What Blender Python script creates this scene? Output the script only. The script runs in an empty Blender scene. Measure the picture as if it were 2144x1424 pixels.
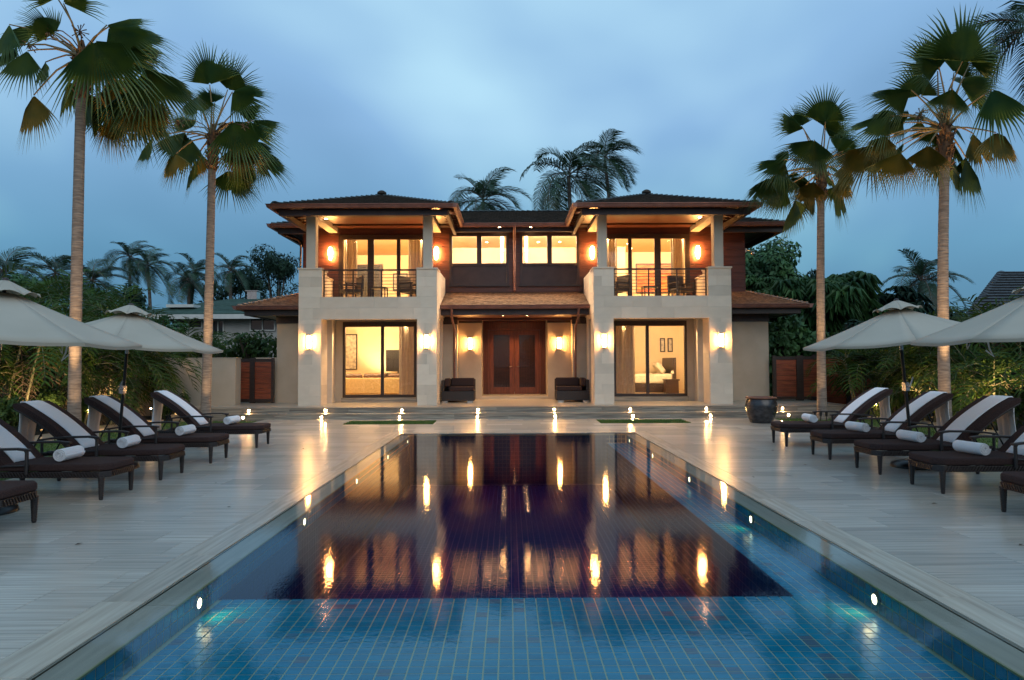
import bpy, math, random
from mathutils import Vector, Matrix
rad = math.radians
S = bpy.context.scene
C = S.collection
R = random.Random(11)

# ------------------------------------------------------------------ camera, sky, sun, exposure
cam = bpy.data.objects.new('camera', bpy.data.cameras.new('camera')); C.objects.link(cam)
cam.data.lens = 23.5; cam.data.sensor_width = 36; cam.data.clip_end = 3000; cam.data.clip_start = 0.05
cam.matrix_world = (Matrix.Translation((-0.19, 0, 1.55)) @ Matrix.Rotation(-0.0043, 4, 'Z')
                    @ Matrix.Rotation(math.pi / 2 + 0.0343, 4, 'X') @ Matrix.Rotation(-0.0044, 4, 'Z'))
S.camera = cam
S.view_settings.view_transform = 'Standard'; S.view_settings.look = 'None'
S.view_settings.exposure = 0.35; S.view_settings.gamma = 1; S.view_settings.use_curve_mapping = False
S.render.engine = 'CYCLES'
S.cycles.use_denoising = True
S.cycles.max_bounces = 8; S.cycles.diffuse_bounces = 4; S.cycles.glossy_bounces = 4
S.cycles.transparent_max_bounces = 16; S.cycles.sample_clamp_indirect = 4
S.cycles.caustics_reflective = False; S.cycles.caustics_refractive = False

SUN_EL, SUN_AZ = rad(4), rad(200)
W = bpy.data.worlds.new('World'); S.world = W; W.use_nodes = True
def sky():
    nt = W.node_tree; n = nt.nodes; l = nt.links; n.clear()
    out = n.new('ShaderNodeOutputWorld'); bg = n.new('ShaderNodeBackground')
    ni = n.new('ShaderNodeTexSky'); ni.sky_type = 'NISHITA'; ni.sun_disc = False
    ni.sun_elevation = SUN_EL; ni.sun_rotation = SUN_AZ
    bg2 = n.new('ShaderNodeBackground'); l.new(ni.outputs[0], bg2.inputs[0]); bg2.inputs[1].default_value = 0.05
    tc = n.new('ShaderNodeTexCoord'); sep = n.new('ShaderNodeSeparateXYZ'); l.new(tc.outputs['Generated'], sep.inputs[0])
    # cloud deck coordinates: direction divided by height, softened near the horizon
    add = n.new('ShaderNodeMath'); add.operation = 'ADD'; add.inputs[1].default_value = 1.0; l.new(sep.outputs[2], add.inputs[0])
    dv = n.new('ShaderNodeVectorMath'); dv.operation = 'DIVIDE'; l.new(tc.outputs['Generated'], dv.inputs[0])
    cb = n.new('ShaderNodeCombineXYZ')
    for i in range(3): l.new(add.outputs[0], cb.inputs[i])
    l.new(cb.outputs[0], dv.inputs[1])
    mp = n.new('ShaderNodeMapping'); mp.inputs['Location'].default_value = (SKY_OFF[0], SKY_OFF[1], SKY_OFF[2]); l.new(dv.outputs[0], mp.inputs[0])
    no = n.new('ShaderNodeTexNoise'); no.inputs['Scale'].default_value = 2.3; no.inputs['Detail'].default_value = 3.6
    no.inputs['Roughness'].default_value = 0.42; no.inputs['Distortion'].default_value = 0.25; l.new(mp.outputs[0], no.inputs[0])
    rp = n.new('ShaderNodeValToRGB'); l.new(no.outputs[0], rp.inputs[0])
    e = rp.color_ramp.elements
    e[0].position = 0.34; e[0].color = (0.145, 0.285, 0.48, 1)
    e[1].position = 0.66; e[1].color = (0.40, 0.64, 0.79, 1)
    m = e.new(0.50); m.color = (0.215, 0.39, 0.62, 1)
    # darker, greener low air
    gr = n.new('ShaderNodeValToRGB'); l.new(sep.outputs[2], gr.inputs[0])
    g = gr.color_ramp.elements; g[0].position = 0.0; g[0].color = (0.20, 0.38, 0.42, 1)
    g[1].position = 0.33; g[1].color = (1, 1, 1, 1); k = g.new(0.15); k.color = (0.50, 0.70, 0.70, 1)
    mx = n.new('ShaderNodeMix'); mx.data_type = 'RGBA'; mx.blend_type = 'MULTIPLY'; mx.inputs[0].default_value = 1
    l.new(rp.outputs[0], mx.inputs[6]); l.new(gr.outputs[0], mx.inputs[7])
    l.new(mx.outputs[2], bg.inputs[0]); bg.inputs[1].default_value = 1.08
    ad = n.new('ShaderNodeMixShader'); ad.inputs[0].default_value = 0.12
    l.new(bg.outputs[0], ad.inputs[1]); l.new(bg2.outputs[0], ad.inputs[2]); l.new(ad.outputs[0], out.inputs[0])
SKY_OFF = (3.09, 2.44, 11.61)
sky()
sun = bpy.data.objects.new('sun', bpy.data.lights.new('sun', 'SUN')); C.objects.link(sun)
sun.data.energy = 0.62; sun.data.angle = rad(50); sun.data.color = (1, 0.86, 0.74)
sun.rotation_euler = (rad(58), 0, rad(18))

# ------------------------------------------------------------------ materials
MATS = {}
def newmat(name):
    m = bpy.data.materials.new(name); m.use_nodes = True; MATS[name] = m
    return m, m.node_tree.nodes, m.node_tree.links, m.node_tree.nodes['Principled BSDF']
def pm(name, c1, c2=None, scale=4, rough=0.6, bump=0.0, stretch=(1, 1, 1), metal=0, spec=0.5, rnd=0.0, detail=4, jump=0.0,
       lo=0.35, hi=0.65, bscale=None, sheen=0, trans=None, wave=None):
    m, n, l, b = newmat(name)
    c2 = c2 or tuple(x * 0.75 for x in c1)
    geo = n.new('ShaderNodeNewGeometry'); pos = geo.outputs['Position']
    oi = n.new('ShaderNodeObjectInfo')
    if jump:
        mu = n.new('ShaderNodeMath'); mu.operation = 'MULTIPLY'; mu.inputs[1].default_value = jump; l.new(oi.outputs['Random'], mu.inputs[0])
        va = n.new('ShaderNodeVectorMath'); va.operation = 'ADD'; l.new(pos, va.inputs[0]); l.new(mu.outputs[0], va.inputs[1]); pos = va.outputs[0]
    mp = n.new('ShaderNodeMapping'); mp.inputs['Scale'].default_value = stretch; l.new(pos, mp.inputs[0])
    no = n.new('ShaderNodeTexNoise'); no.inputs['Scale'].default_value = scale; no.inputs['Detail'].default_value = detail
    l.new(mp.outputs[0], no.inputs[0])
    rp = n.new('ShaderNodeValToRGB'); l.new(no.outputs[0], rp.inputs[0])
    rp.color_ramp.elements[0].position = lo; rp.color_ramp.elements[0].color = (*c2, 1)
    rp.color_ramp.elements[1].position = hi; rp.color_ramp.elements[1].color = (*c1, 1)
    col = rp.outputs[0]
    if rnd:
        mr = n.new('ShaderNodeMapRange'); mr.inputs[3].default_value = 1 - rnd; mr.inputs[4].default_value = 1 + rnd * 0.6
        l.new(oi.outputs['Random'], mr.inputs[0])
        hs = n.new('ShaderNodeHueSaturation'); l.new(mr.outputs[0], hs.inputs['Value']); l.new(col, hs.inputs['Color']); col = hs.outputs[0]
    l.new(col, b.inputs['Base Color'])
    b.inputs['Roughness'].default_value = rough; b.inputs['Metallic'].default_value = metal
    b.inputs['Specular IOR Level'].default_value = spec
    if sheen: b.inputs['Sheen Weight'].default_value = sheen
    if bump:
        bp = n.new('ShaderNodeBump'); bp.inputs['Strength'].default_value = 1; bp.inputs['Distance'].default_value = bump
        src = no
        if bscale:
            src = n.new('ShaderNodeTexNoise'); src.inputs['Scale'].default_value = bscale; src.inputs['Detail'].default_value = 3; l.new(mp.outputs[0], src.inputs[0])
        if wave:
            src = n.new('ShaderNodeTexWave'); src.bands_direction = wave[1]; src.inputs['Scale'].default_value = wave[0]; src.inputs['Distortion'].default_value = wave[2] if len(wave) > 2 else 0.4
            l.new(geo.outputs['Position'], src.inputs[0])
        l.new(src.outputs[0], bp.inputs['Height']); l.new(bp.outputs[0], b.inputs['Normal'])
    if trans:
        tr = n.new('ShaderNodeBsdfTranslucent'); tr.inputs[0].default_value = (*trans[1], 1) ; ms = n.new('ShaderNodeMixShader')
        ms.inputs[0].default_value = trans[0]; l.new(b.outputs[0], ms.inputs[1]); l.new(tr.outputs[0], ms.inputs[2])
        l.new(ms.outputs[0], n['Material Output'].inputs[0])
    return m
def em(name, col, s):
    m, n, l, b = newmat(name)
    b.inputs['Base Color'].default_value = (*col, 1); b.inputs['Emission Color'].default_value = (*col, 1)
    b.inputs['Emission Strength'].default_value = s
    return m
def thin(name, tint, rough, ior, bump=None, boost=1.0):
    m, n, l, b = newmat(name); n.remove(b)
    t = n.new('ShaderNodeBsdfTransparent'); t.inputs[0].default_value = (*tint, 1)
    g = n.new('ShaderNodeBsdfGlossy'); g.inputs['Roughness'].default_value = rough
    f = n.new('ShaderNodeFresnel'); f.inputs[0].default_value = ior
    ms = n.new('ShaderNodeMixShader'); fo = f.outputs[0]
    if boost != 1:
        mu = n.new('ShaderNodeMath'); mu.operation = 'MULTIPLY'; mu.use_clamp = True; mu.inputs[1].default_value = boost; l.new(fo, mu.inputs[0]); fo = mu.outputs[0]
    l.new(fo, ms.inputs[0]); l.new(t.outputs[0], ms.inputs[1]); l.new(g.outputs[0], ms.inputs[2])
    l.new(ms.outputs[0], n['Material Output'].inputs[0])
    if bump:
        geo = n.new('ShaderNodeNewGeometry'); no = n.new('ShaderNodeTexNoise'); no.inputs['Scale'].default_value = bump[0]; no.inputs['Detail'].default_value = 2
        l.new(geo.outputs['Position'], no.inputs[0]); bp = n.new('ShaderNodeBump'); bp.inputs['Distance'].default_value = bump[1]
        l.new(no.outputs[0], bp.inputs['Height']); l.new(bp.outputs[0], g.inputs['Normal'])
        if len(bump) > 2:
            no2 = n.new('ShaderNodeTexNoise'); no2.inputs['Scale'].default_value = bump[2]; l.new(geo.outputs['Position'], no2.inputs[0])
            b2 = n.new('ShaderNodeBump'); b2.inputs['Distance'].default_value = bump[3]; l.new(no2.outputs[0], b2.inputs['Height'])
            l.new(bp.outputs[0], b2.inputs['Normal']); l.new(b2.outputs[0], g.inputs['Normal'])
    return m

STREAK = (0.9, 9, 9)
pm('deck_stone', (0.52, 0.475, 0.40), (0.31, 0.285, 0.24), 2.6, 0.27, 0.0006, (0.40, 17, 1), rnd=0.17, jump=31, detail=8, spec=0.5, lo=0.3, hi=0.7)
pm('coping_stone', (0.52, 0.47, 0.38), (0.33, 0.29, 0.23), 2.6, 0.27, 0.0006, (9, 0.5, 1), rnd=0.12, jump=31, detail=8, lo=0.3, hi=0.7)
pm('coping_cross', (0.52, 0.47, 0.38), (0.33, 0.29, 0.23), 2.6, 0.27, 0.0006, (0.5, 9, 1), rnd=0.12, jump=31, detail=8, lo=0.3, hi=0.7)
pm('step_stone', (0.40, 0.35, 0.275), (0.17, 0.15, 0.125), 2.4, 0.4, 0.001, (0.6, 6, 12), rnd=0.14, jump=17, detail=7)
pm('platform_stone', (0.54, 0.46, 0.36), (0.38, 0.32, 0.24), 2.4, 0.3, 0.0008, (0.6, 9, 9), detail=7)
pm('limestone', (0.78, 0.66, 0.52), (0.73, 0.61, 0.475), 3, 0.75, 0.0025, (1, 1, 1.6), rnd=0.13, jump=13, bscale=34, detail=6)
pm('plaster', (0.52, 0.43, 0.33), (0.47, 0.385, 0.29), 2.2, 0.85, 0.0012, bscale=60)
pm('column_paint', (0.62, 0.55, 0.45), (0.57, 0.505, 0.41), 3, 0.8, 0.0008, bscale=60)
pm('cladding', (0.115, 0.036, 0.024), (0.070, 0.022, 0.016), 3, 0.5, 0.001, (0.7, 4, 12), rnd=0.13, jump=9)
pm('dark_timber', (0.040, 0.022, 0.017), (0.024, 0.014, 0.012), 4, 0.42, 0.0006, (1, 3, 10))
pm('blue_timber', (0.050, 0.032, 0.034), (0.036, 0.023, 0.026), 4, 0.6, 0.0004)
pm('soffit_wood', (0.15, 0.050, 0.024), (0.09, 0.030, 0.016), 3, 0.38, 0.0008, (1, 8, 1))
pm('door_wood', (0.20, 0.052, 0.017), (0.11, 0.028, 0.010), 3, 0.35, 0.0006, (9, 4, 0.8))
pm('gate_wood', (0.34, 0.075, 0.026), (0.17, 0.032, 0.013), 3, 0.45, 0.0008, (0.8, 4, 12), rnd=0.2, jump=9)
pm('copper', (0.26, 0.115, 0.085), (0.19, 0.080, 0.060), 5, 0.38, 0.0003, metal=0.25)
pm('shingle_low', (0.30, 0.165, 0.085), (0.13, 0.066, 0.034), 9, 0.8, 0.004, (1, 1, 1))
pm('shingle_up', (0.055, 0.042, 0.032), (0.022, 0.020, 0.016), 9, 0.8, 0.004)
pm('shingle_ridge', (0.075, 0.09, 0.09), (0.035, 0.045, 0.045), 9, 0.75, 0.003)
pm('cap_low', (0.33, 0.25, 0.19), (0.17, 0.11, 0.08), 9, 0.8, 0.003)
pm('room_paint', (0.84, 0.70, 0.48), (0.80, 0.66, 0.45), 2, 0.8)
pm('room_floor', (0.55, 0.40, 0.25), (0.45, 0.32, 0.2), 3, 0.4)
pm('curtain', (0.50, 0.46, 0.38), (0.44, 0.40, 0.33), 8, 0.9, 0.0006, trans=(0.3, (0.5, 0.4, 0.28)))
pm('rail_metal', (0.030, 0.026, 0.026), (0.022, 0.02, 0.02), 8, 0.4, metal=0.5)
pm('wicker', (0.035, 0.022, 0.019), (0.010, 0.007, 0.007), 60, 0.5, 0.003, (1, 1, 2.2), detail=2)
pm('cushion_brown', (0.060, 0.036, 0.033), (0.036, 0.022, 0.021), 90, 0.95, 0.0012, spec=0.15, detail=2)
pm('towel', (0.88, 0.88, 0.90), (0.80, 0.80, 0.82), 140, 0.95, 0.002, sheen=0.3, detail=3)
pm('dark_metal', (0.018, 0.017, 0.017), (0.012, 0.012, 0.012), 9, 0.35, metal=0.4)
pm('steel', (0.55, 0.52, 0.48), (0.45, 0.42, 0.4), 9, 0.25, metal=0.9)
pm('canvas', (0.54, 0.485, 0.395), (0.49, 0.44, 0.355), 1.6, 0.85, 0.0008, bscale=160, trans=(0.16, (0.55, 0.50, 0.42)))
pm('pot_glaze', (0.055, 0.055, 0.060), (0.022, 0.020, 0.022), 5, 0.22, 0.002, (1, 1, 2), lo=0.4, hi=0.7)
pm('pot_rim', (0.22, 0.075, 0.040), (0.13, 0.05, 0.03), 9, 0.4)
pm('lawn', (0.075, 0.13, 0.020), (0.040, 0.075, 0.012), 30, 0.9, 0.01)
pm('soil', (0.045, 0.040, 0.025), (0.02, 0.02, 0.012), 3, 0.95, 0.02)
pm('grass_blade', (0.09, 0.17, 0.025), (0.05, 0.10, 0.015), 12, 0.7)
pm('fan_leaf', (0.095, 0.160, 0.028), (0.030, 0.095, 0.032), 3, 0.55, rnd=0.25, trans=(0.28, (0.20, 0.22, 0.03)))
pm('fan_leaf_old_uplit', (0.30, 0.20, 0.026), (0.13, 0.13, 0.022), 3, 0.6, rnd=0.25, trans=(0.25, (0.24, 0.18, 0.03)))  # old hanging leaves; the warm uplight is also put into their yellow
pm('petiole', (0.32, 0.19, 0.07), (0.16, 0.13, 0.05), 5, 0.5)
pm('boot_fibre', (0.22, 0.11, 0.05), (0.06, 0.035, 0.02), 12, 0.9, 0.01)
pm('palm_bark', (0.30, 0.245, 0.20), (0.15, 0.12, 0.10), 5, 0.9, 0.008, (1, 1, 7), detail=8)
pm('coco_leaf', (0.032, 0.080, 0.036), (0.012, 0.038, 0.022), 2, 0.5, rnd=0.25, trans=(0.15, (0.06, 0.10, 0.03)))
pm('coco_bark', (0.16, 0.13, 0.10), (0.08, 0.065, 0.055), 5, 0.9, 0.01)
pm('areca_leaf', (0.060, 0.125, 0.018), (0.018, 0.045, 0.012), 1.5, 0.7, rnd=0.3, spec=0.2, trans=(0.2, (0.14, 0.17, 0.03)))
pm('areca_stem', (0.22, 0.22, 0.12), (0.10, 0.10, 0.055), 5, 0.6)
pm('dead_leaf', (0.12, 0.085, 0.05), (0.05, 0.035, 0.022), 3, 0.8)
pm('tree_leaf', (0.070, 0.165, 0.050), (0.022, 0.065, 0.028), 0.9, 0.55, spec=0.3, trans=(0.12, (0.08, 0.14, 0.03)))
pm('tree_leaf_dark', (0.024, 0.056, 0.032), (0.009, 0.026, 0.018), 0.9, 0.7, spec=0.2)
pm('shrub_leaf', (0.065, 0.12, 0.026), (0.02, 0.05, 0.016), 3, 0.6, spec=0.25, trans=(0.15, (0.12, 0.18, 0.03)))
pm('bark', (0.13, 0.10, 0.075), (0.06, 0.05, 0.04), 6, 0.9, 0.01)
pm('neighbour_wall', (0.46, 0.45, 0.42), (0.40, 0.39, 0.37), 2, 0.9, 0.004, wave=(2.6, 'Z', 0.1))
pm('neighbour_roof', (0.06, 0.12, 0.095), (0.04, 0.08, 0.065), 3, 0.9)
pm('neighbour_roof_dark', (0.040, 0.042, 0.045), (0.022, 0.023, 0.025), 3, 0.6)
pm('white_trim', (0.62, 0.62, 0.58), (0.55, 0.55, 0.52), 3, 0.6)
pm('room_dark', (0.05, 0.05, 0.05), None, 3, 0.5)
pm('sofa_fabric', (0.36, 0.26, 0.12), (0.28, 0.20, 0.09), 14, 0.7)
pm('sofa_leather', (0.10, 0.05, 0.03), (0.06, 0.03, 0.02), 9, 0.4)
pm('bed_linen', (0.80, 0.74, 0.60), (0.70, 0.64, 0.52), 9, 0.9)
pm('art_red', (0.55, 0.10, 0.04), (0.60, 0.36, 0.12), 3, 0.7, stretch=(0.7, 1, 5))
pm('art_pale', (0.70, 0.64, 0.5), (0.35, 0.33, 0.3), 9, 0.7)
pm('trim_lit_yellow', (0.60, 0.56, 0.26), (0.5, 0.46, 0.2), 9, 0.5)
pm('grout', (0.82, 0.78, 0.44), (0.74, 0.70, 0.40), 9, 0.7)
em('lamp_glass', (1.0, 0.47, 0.13), 190)
em('lamp_up', (1.0, 0.56, 0.20), 30)
em('step_glow', (1.0, 0.55, 0.2), 500)
em('downlight_glow', (1.0, 0.62, 0.30), 60)
em('pool_glow', (1.0, 0.80, 0.42), 9)
pm('spill', (0.55, 0.56, 0.58), (0.5, 0.5, 0.5), 9, 0.12)
pm('pane_dark', (0.03, 0.045, 0.06), None, 3, 0.08)
thin('pane_glass', (0.96, 0.96, 0.95), 0.0, 1.5, boost=1.5)
thin('water', (0.985, 0.995, 1.0), 0.05, 1.42, (2.2, 0.0004, 34, 0.0004))
wm = MATS['water'].node_tree; va = wm.nodes.new('ShaderNodeVolumeAbsorption'); va.inputs[0].default_value = (0.05, 0.58, 0.85, 1); va.inputs[1].default_value = 0.8
wm.links.new(va.outputs[0], wm.nodes['Material Output'].inputs['Volume'])

def tile_mat():
    m, n, l, b = newmat('pool_tile')
    geo = n.new('ShaderNodeNewGeometry'); dv = n.new('ShaderNodeVectorMath'); dv.operation = 'SCALE'; dv.inputs['Scale'].default_value = 1 / 0.0865
    l.new(geo.outputs['Position'], dv.inputs[0]); fl = n.new('ShaderNodeVectorMath'); fl.operation = 'FLOOR'; l.new(dv.outputs[0], fl.inputs[0])
    wn = n.new('ShaderNodeTexWhiteNoise'); l.new(fl.outputs[0], wn.inputs[0])
    rp = n.new('ShaderNodeValToRGB'); l.new(wn.outputs[0], rp.inputs[0]); e = rp.color_ramp.elements
    e[0].position = 0; e[0].color = (0.0, 0.40, 0.54, 1); e[1].position = 0.94; e[1].color = (0.0, 0.52, 0.68, 1)
    k = e.new(0.985); k.color = (0.20, 0.30, 0.36, 1)
    l.new(rp.outputs[0], b.inputs['Base Color']); b.inputs['Roughness'].default_value = 0.25
tile_mat()
pm('deep_grout_dimmed', (0.04, 0.17, 0.28), (0.03, 0.13, 0.22), 9, 0.7)  # darker grout copy, the dimness of deep water put into its colour
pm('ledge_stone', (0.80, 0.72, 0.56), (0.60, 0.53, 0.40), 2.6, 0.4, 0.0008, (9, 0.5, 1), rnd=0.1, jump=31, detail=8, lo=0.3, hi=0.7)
pm('deep_tile', (0.001, 0.130, 0.27), (0.001, 0.095, 0.20), 60, 0.25, detail=1)  # navy copy of the pool tile, darkened in colour for deep water's dimness

# ------------------------------------------------------------------ mesh helpers
class MB:
    def __init__(s): s.v = []; s.f = []; s.m = []; s.sm = []
    def add(s, vs, fs, mi=0, smooth=False):
        o = len(s.v); s.v += [tuple(p) for p in vs]
        for f in fs: s.f.append(tuple(i + o for i in f)); s.m.append(mi); s.sm.append(smooth)
        return s
    def box(s, x0, x1, y0, y1, z0, z1, mi=0, M=None):
        vs = [Vector((x, y, z)) for z in (z0, z1) for y in (y0, y1) for x in (x0, x1)]
        if M is not None: vs = [M @ p for p in vs]
        return s.add(vs, [(0, 2, 3, 1), (4, 5, 7, 6), (0, 1, 5, 4), (2, 6, 7, 3), (0, 4, 6, 2), (1, 3, 7, 5)], mi)
    def bar(s, a, b, w, h, mi=0, up=(0, 0, 1)):
        a, b = Vector(a), Vector(b); d = b - a; L = d.length; z = d.normalized(); u = Vector(up)
        if abs(z.dot(u)) > .98: u = Vector((1, 0, 0))
        x = z.cross(u).normalized(); y = x.cross(z)
        M = Matrix((x, y, z)).transposed().to_4x4(); M.translation = a
        return s.box(-w / 2, w / 2, -h / 2, h / 2, 0, L, mi, M)
    def tube(s, pts, rs, n=8, mi=0, cap=True, smooth=True):
        pts = [Vector(p) for p in pts]
        if not hasattr(rs, '__len__'): rs = [rs] * len(pts)
        vs = []; prev = None
        for i, p in enumerate(pts):
            d = (pts[min(i + 1, len(pts) - 1)] - pts[max(i - 1, 0)]).normalized()
            u = prev if prev is not None else (Vector((0, 0, 1)) if abs(d.z) < .9 else Vector((1, 0, 0)))
            x = (u - d * u.dot(d))
            if x.length < 1e-5: x = Vector((0, 1, 0)).cross(d)
            x.normalize(); y = d.cross(x); prev = x
            for k in range(n):
                a = 2 * math.pi * k / n; vs.append(p + (x * math.cos(a) + y * math.sin(a)) * rs[i])
        fs = []
        for i in range(len(pts) - 1):
            for k in range(n):
                a = i * n + k; b = i * n + (k + 1) % n; fs.append((a, b, b + n, a + n))
        s.add(vs, fs, mi, smooth)
        if cap:
            s.add(vs[:n], [tuple(range(n))[::-1]], mi); s.add(vs[-n:], [tuple(range(n))], mi)
        return s
    def lathe(s, prof, c=(0, 0, 0), n=32, mi=0, smooth=True):
        vs = []; cx, cy, cz = c
        for r, z in prof:
            for k in range(n):
                a = 2 * math.pi * k / n; vs.append((cx + r * math.cos(a), cy + r * math.sin(a), cz + z))
        fs = []
        for i in range(len(prof) - 1):
            for k in range(n): a = i * n + k; b = i * n + (k + 1) % n; fs.append((a, b, b + n, a + n))
        return s.add(vs, fs, mi, smooth)
    def prism(s, poly, d0, d1, axis='y', mi=0, smooth=False):
        n = len(poly)
        def pt(p, d): return (p[0], d, p[1]) if axis == 'y' else ((d, p[0], p[1]) if axis == 'x' else (p[0], p[1], d))
        vs = [pt(p, d0) for p in poly] + [pt(p, d1) for p in poly]
        return s.add(vs, [(i, (i + 1) % n, (i + 1) % n + n, i + n) for i in range(n)] + [tuple(range(n))[::-1], tuple(range(n, 2 * n))], mi, smooth)
    def build(s, name, mats, parent=None, kind=None, label=None, bevel=None):
        me = bpy.data.meshes.new(name); me.from_pydata(s.v, [], s.f)
        for m in ([mats] if isinstance(mats, str) else mats): me.materials.append(MATS[m])
        me.polygons.foreach_set('material_index', s.m); me.polygons.foreach_set('use_smooth', s.sm); me.update()
        return link(name, me, parent, kind, label, bevel)
def link(name, me, parent=None, kind=None, label=None, bevel=None, loc=None, M=None):
    o = bpy.data.objects.new(name, me); C.objects.link(o)
    if parent: attach(o, parent)
    if loc is not None: o.location = loc
    if M is not None: o.matrix_basis = M
    if kind: o['kind'] = kind
    if label: o['label'] = label
    if bevel:
        b = o.modifiers.new('bevel', 'BEVEL'); b.width = bevel; b.segments = 2; b.limit_method = 'ANGLE'
    return o
ROOTLOC = {}
def attach(o, p):
    o.parent = p
    if p.name in ROOTLOC: o.matrix_parent_inverse = Matrix.Translation(-ROOTLOC[p.name])
def tag(o, label, cat, group=None):
    o['label'] = label; o['category'] = cat
    if group: o['group'] = group
    return o
def thing(name, label, cat, loc=(0, 0, 0), group=None):
    o = bpy.data.objects.new(name, None); C.objects.link(o); o.location = loc; o.empty_display_size = 0.2
    ROOTLOC[o.name] = Vector(loc)
    return tag(o, label, cat, group)
def kids(o, _c={}):
    return [c for c in C.objects if c.parent == o]
def index_kids():
    d = {}
    for c in C.objects:
        if c.parent: d.setdefault(c.parent.name, []).append(c)
    return d
def dup(root, M, label, idx):
    def cp(o, par):
        c = o.copy(); C.objects.link(c)
        if par: c.parent = par; c.matrix_parent_inverse = o.matrix_parent_inverse.copy()
        for ch in idx.get(o.name, []): cp(ch, c)
        return c
    r = cp(root, None); r.matrix_world = M; r['label'] = label
    return r
def light(kind, name, loc, energy, col, size=0.1, rot=(0, 0, 0), **k):
    d = bpy.data.lights.new(name, kind); d.energy = energy; d.color = col
    if kind == 'AREA': d.shape = 'DISK'; d.size = size
    else: d.shadow_soft_size = size
    for a, b in k.items(): setattr(d, a, b)
    o = bpy.data.objects.new(name, d); C.objects.link(o); o.location = loc; o.rotation_euler = rot
    return o
WARM = (1.0, 0.60, 0.26)
# ------------------------------------------------------------------ ground, lawn, deck, pool
PX, WX, DX = 2.36, 2.58, 2.87           # pool wall, water edge, outer edge of dry coping
PY0, PY1, FY = 0.6, 14.64, 14.86        # pool near end, far wall, far water edge
def struct(o): o['kind'] = 'structure'; return o
m = MB()
for a in ((-600, -WX - .02, -200, 900), (WX + .02, 600, -200, 900)): m.add([(a[0], a[2], -.06), (a[1], a[2], -.06), (a[1], a[3], -.06), (a[0], a[3], -.06)], [(0, 1, 2, 3)])
for a in ((FY + .02, 900), (-200, PY0 - .3)): m.add([(-WX - .02, a[0], -.06), (WX + .02, a[0], -.06), (WX + .02, a[1], -.06), (-WX - .02, a[1], -.06)], [(0, 1, 2, 3)])
struct(m.build('ground', 'soil'))

# side deck slabs: rows of vein-cut stone with staggered ends
deck = MB().box(-7.0, -DX - .002, -1, 18.69, -.055, -.012).box(DX + .002, 7.0, -1, 18.69, -.055, -.012).box(-DX - .002, DX + .002, FY + .30, 18.69, -.055, -.012).build('deck', 'grout')
struct(deck); deck.data.materials[0] = MATS['step_stone']
SL, SW = 0.90, 0.40
slabs = []
holes = [(-4.45, -2.15, 17.1, 18.1), (2.15, 4.45, 17.1, 18.1)]
def put_slab(x0, x1, y0, y1):
    for hx0, hx1, hy0, hy1 in holes:
        if x1 > hx0 and x0 < hx1 and y1 > hy0 + .02 and y0 < hy1 - .02:
            if x0 < hx0 - .05: slabs.append((x0, hx0, y0, y1))
            if x1 > hx1 + .05: slabs.append((hx1, x1, y0, y1))
            return
    if x1 - x0 > .04 and y1 - y0 > .03: slabs.append((x0, x1, y0, y1))
y = 0.7; k = 0
while y < 18.69:
    y1 = min(y + SW, 18.69)
    if 17.1 - SW < y < 17.1 - .01: y1 = 17.1
    if 18.1 - SW < y < 18.1 - .01: y1 = 18.1
    off = (k % 2) * SL / 2 + R.uniform(-.12, .12)
    segs = [(-7.0, -DX), (DX, 7.0)] if y < FY + .28 else [(-7.0, 7.0)]
    if y < FY + .29 < y1: y1 = FY + .29
    for a, b in segs:
        x = a; nx = a + SL * .5 + off % SL
        while x < b - .01:
            e = min(nx, b)
            if b - e < .15: e = b
            put_slab(x, e, y, y1); x = e; nx = e + SL
    y = y1; k += 1
slabs.sort(key=lambda s: math.hypot((s[0] + s[1]) / 2, s[3]) + (0 if s[3] > 2.9 else 50) + max(0, abs(s[0]) - s[3] * .8) * 9)
meshes = {}
def slab_mesh(w, d, mat, h=.012):
    key = (round(w, 3), round(d, 3), mat)
    if key not in meshes:
        me = MB(); b = .0012
        me.add([(-w/2, -d/2, -h), (w/2, -d/2, -h), (w/2, d/2, -h), (-w/2, d/2, -h), (-w/2, -d/2, -b), (w/2, -d/2, -b), (w/2, d/2, -b), (-w/2, d/2, -b),
                (-w/2+b, -d/2+b, 0), (w/2-b, -d/2+b, 0), (w/2-b, d/2-b, 0), (-w/2+b, d/2-b, 0)],
               [(0, 1, 5, 4), (1, 2, 6, 5), (2, 3, 7, 6), (3, 0, 4, 7), (4, 5, 9, 8), (5, 6, 10, 9), (6, 7, 11, 10), (7, 4, 8, 11), (8, 9, 10, 11)])
        d_ = bpy.data.meshes.new('slab'); d_.from_pydata(me.v, [], me.f); d_.materials.append(MATS[mat]); meshes[key] = d_
    return meshes[key]
G = .0018
for s in slabs[:290]:
    link('slab', slab_mesh(s[1] - s[0] - 2 * G, s[3] - s[2] - 2 * G, 'deck_stone'), deck, loc=((s[0] + s[1]) / 2, (s[2] + s[3]) / 2, R.uniform(-.0006, 0)))
# the remaining slabs, three tone groups joined as one mesh
m = MB()
for s in slabs[290:]: m.box(s[0] + G, s[1] - G, s[2] + G, s[3] - G, -.012, R.uniform(-.0008, -.0001), mi=R.choice((0, 0, 1, 2)))
for nm, c1, c2 in (('deck_stone_pale', (0.56, 0.515, 0.44), (0.36, 0.33, 0.28)), ('deck_stone_dark', (0.46, 0.42, 0.35), (0.27, 0.245, 0.20))):
    pm(nm, c1, c2, 2.6, 0.27, 0.0006, (0.40, 17, 1), detail=8, lo=0.3, hi=0.7)
m.build('slabs', ['deck_stone', 'deck_stone_pale', 'deck_stone_dark'], deck, kind='stuff')
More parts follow.
